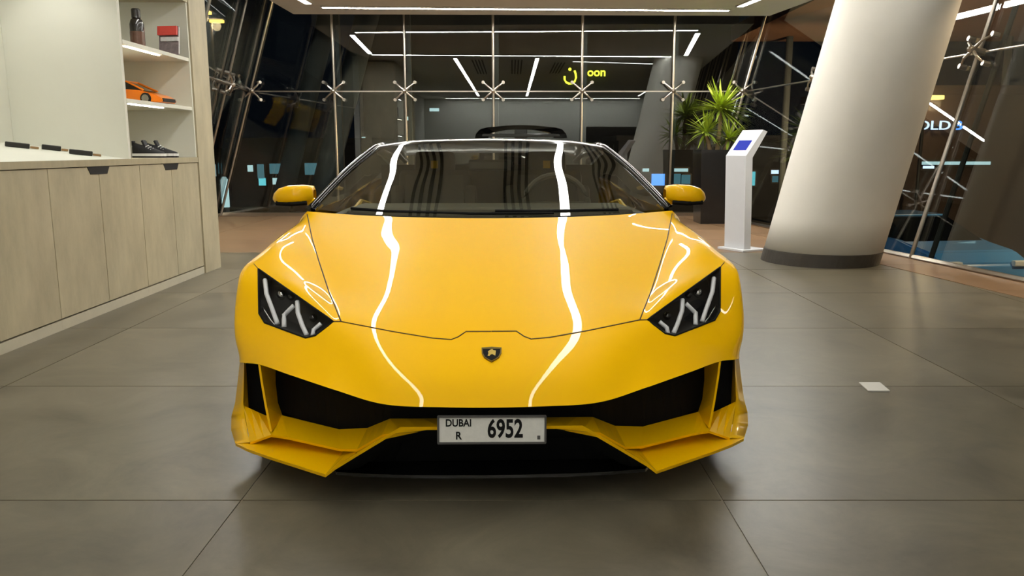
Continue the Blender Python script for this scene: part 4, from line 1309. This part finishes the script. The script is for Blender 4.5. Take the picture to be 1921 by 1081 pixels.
# brown canopy outside on the right, then the warm lamps, some of them added
t = empty('canopy', (13.4, 25.5, GZ), 0, 'brown overhanging canopy outside the right-hand glass', 'canopy')
bx('slab', 'facade_brown', (0, 0, 6.75), (11, 9, 0.5), t)
for x in (-3.8, 3.8): MB().tube([(x, 3.2, 0), (x, 3.2, 6.5)], 0.12, 12).build('post', 'concrete_dark', t)
def street_lamp(x, y, z, lab, e):
    t = empty('street_lamp', (x, y, GZ), 0, lab, 'lamp', 'warm lamps outside')
    MB().tube([(0, 0, 0), (0, 0, z - GZ)], 0.04, 8).build('post', 'mullion_dark', t)
    bx('lamp_head', 'lamp_warm', (0.18, 0, z - GZ), (0.42, 0.2, 0.09), t, 0.02)
    bx('cap', 'mullion_dark', (0.18, 0, z - GZ + 0.06), (0.5, 0.26, 0.03), t)
    ld = bpy.data.lights.new('lamp_light', 'POINT'); ld.energy = e; ld.color = (1, .66, .35); ld.shadow_soft_size = 0.15
    lo = bpy.data.objects.new('lamp_light', ld); COL.objects.link(lo); lo.parent = t; lo.location = (0.18, 0, z - GZ - 0.15)
a = at(384, 24, 26); street_lamp(a[0] - 0.2, 26, a[2], 'warm yellow street lamp nearest the shelving', 60)
a = at(408, 40, 26.5); street_lamp(a[0] - 0.2, 26.5, a[2], 'warm yellow street lamp second from the shelving', 60)
a = at(1752, 183, 18.4); street_lamp(a[0] - 0.2, 18.4, a[2], 'warm yellow lamp right of the white column', 40)
# white bollard light and hedges by the street
a = at(423, 372, 24)
t = empty('bollard_light', (a[0], 24, GZ), 0, 'white bollard light outside left of the car', 'lamp')
MB().lathe([(0.1, 0), (0.1, 0.9), (0.09, 0.95)], 16).build('post', 'concrete_dark', t); MB().lathe([(0.11, 0.95), (0.11, 1.75), (0.05, 1.85)], 16).build('lantern', 'win_pale', t)
rnd = random.Random(3)
for i, (px, Y, L, lab) in enumerate(((455, 27, 3.2, 'clipped dark hedge outside the left of the glass wall'), (560, 25, 2.6, 'clipped dark hedge outside behind the left mirror'))):
    a = at(px, 385, Y)
    mb = MB(); mb.box((0, 0, 0.35), (L, 0.8, 0.7))
    bmesh.ops.subdivide_edges(mb.bm, edges=mb.bm.edges[:], cuts=7, use_grid_fill=True)
    for v in mb.bm.verts: v.co += Vector((rnd.uniform(-.05, .05), rnd.uniform(-.05, .05), rnd.uniform(-.06, .06) if v.co.z > .05 else 0))
    o = mb.build('hedge', 'hedge_dark'); o.location = (a[0], Y, GZ); tag(o, lab, 'hedge', 'hedges by the street')
# grey leaning columns outside
for x, lab in ((-5.35, 'grey leaning column outside, nearer the left glass wall'), (-4.55, 'grey leaning column outside, nearer the car')):
    mb = MB(); mb.tube([(x, 17, GZ), (x + 0.3 * 7, 17, GZ + 7)], 0.2 if x < -5 else 0.24, 20); o = mb.build('outer_column', 'concrete_dark', smooth=True)
    tag(o, lab, 'column', 'grey columns outside')
# parked blue car
mat('car_blue', srgb(70, 140, 205), 0.35, coat=0.8, noise=(30, 0.03, (1, 1, 1)))
t = empty('parked_car', (8.0, 15.9, GZ), R(-82), 'light blue car parked low outside the right-hand glass', 'car')
prof = [(-2.1, .35), (-2.15, .75), (-1.95, .92), (-1.1, 1.0), (0.75, .98), (1.7, .86), (2.1, .68), (2.15, .4), (2.0, .28), (-2.0, .28)]
mb = MB(); mb.prism(prof, 1, -.88, .88); bmesh.ops.bevel(mb.bm, geom=mb.bm.edges[:], offset=.05, segments=3, affect='EDGES'); mb.build('body', 'car_blue', t)
mb = MB(); q = [(-1.7, -.8, .97), (0.95, -.8, .95), (0.95, .8, .95), (-1.7, .8, .97)]; p2 = [(-1.0, -.6, 1.36), (0.1, -.6, 1.36), (0.1, .6, 1.36), (-1.0, .6, 1.36)]
va = [mb.bm.verts.new(p) for p in q]; vb = [mb.bm.verts.new(p) for p in p2]
for i in range(4): mb.bm.faces.new((va[i], va[(i + 1) % 4], vb[(i + 1) % 4], vb[i]))
mb.bm.faces.new(vb); mb.build('glasshouse', 'gloss_black', t)
bx('roof', 'car_blue', (-.45, 0, 1.375), (1.12, 1.22, .03), t, .01)
for x in (-1.3, 1.3):
    for s in (-1, 1):
        w_ = MB().lathe([(.2, -.1), (.32, -.1), (.32, .1), (.2, .1)], 24, (0, 0, 0), 'x').build('wheel', 'rubber', t); w_.location = (x, s * .8, .32); w_.rotation_euler = (0, 0, R(90))
        MB().lathe([(0, .11), (.2, .105), (.2, -.105), (0, -.11)], 12, (0, 0, 0), 'x').build('rim', 'chrome', w_)
for s in (-1, 1): bx('headlight', 'lamp_bar', (2.1, s * .65, .68), (.1, .3, .1), t, .02)
street_lamp(10.2, 12.4, 2.6, 'added warm lamp lighting the parked blue car', 600)  # lamp added to brighten the blue car
street_lamp(9.9, 24.9, 1.6, 'added warm lamp lighting the brown canopy, hidden by the column', 1200)  # unseen lamp added behind the column to light the canopy
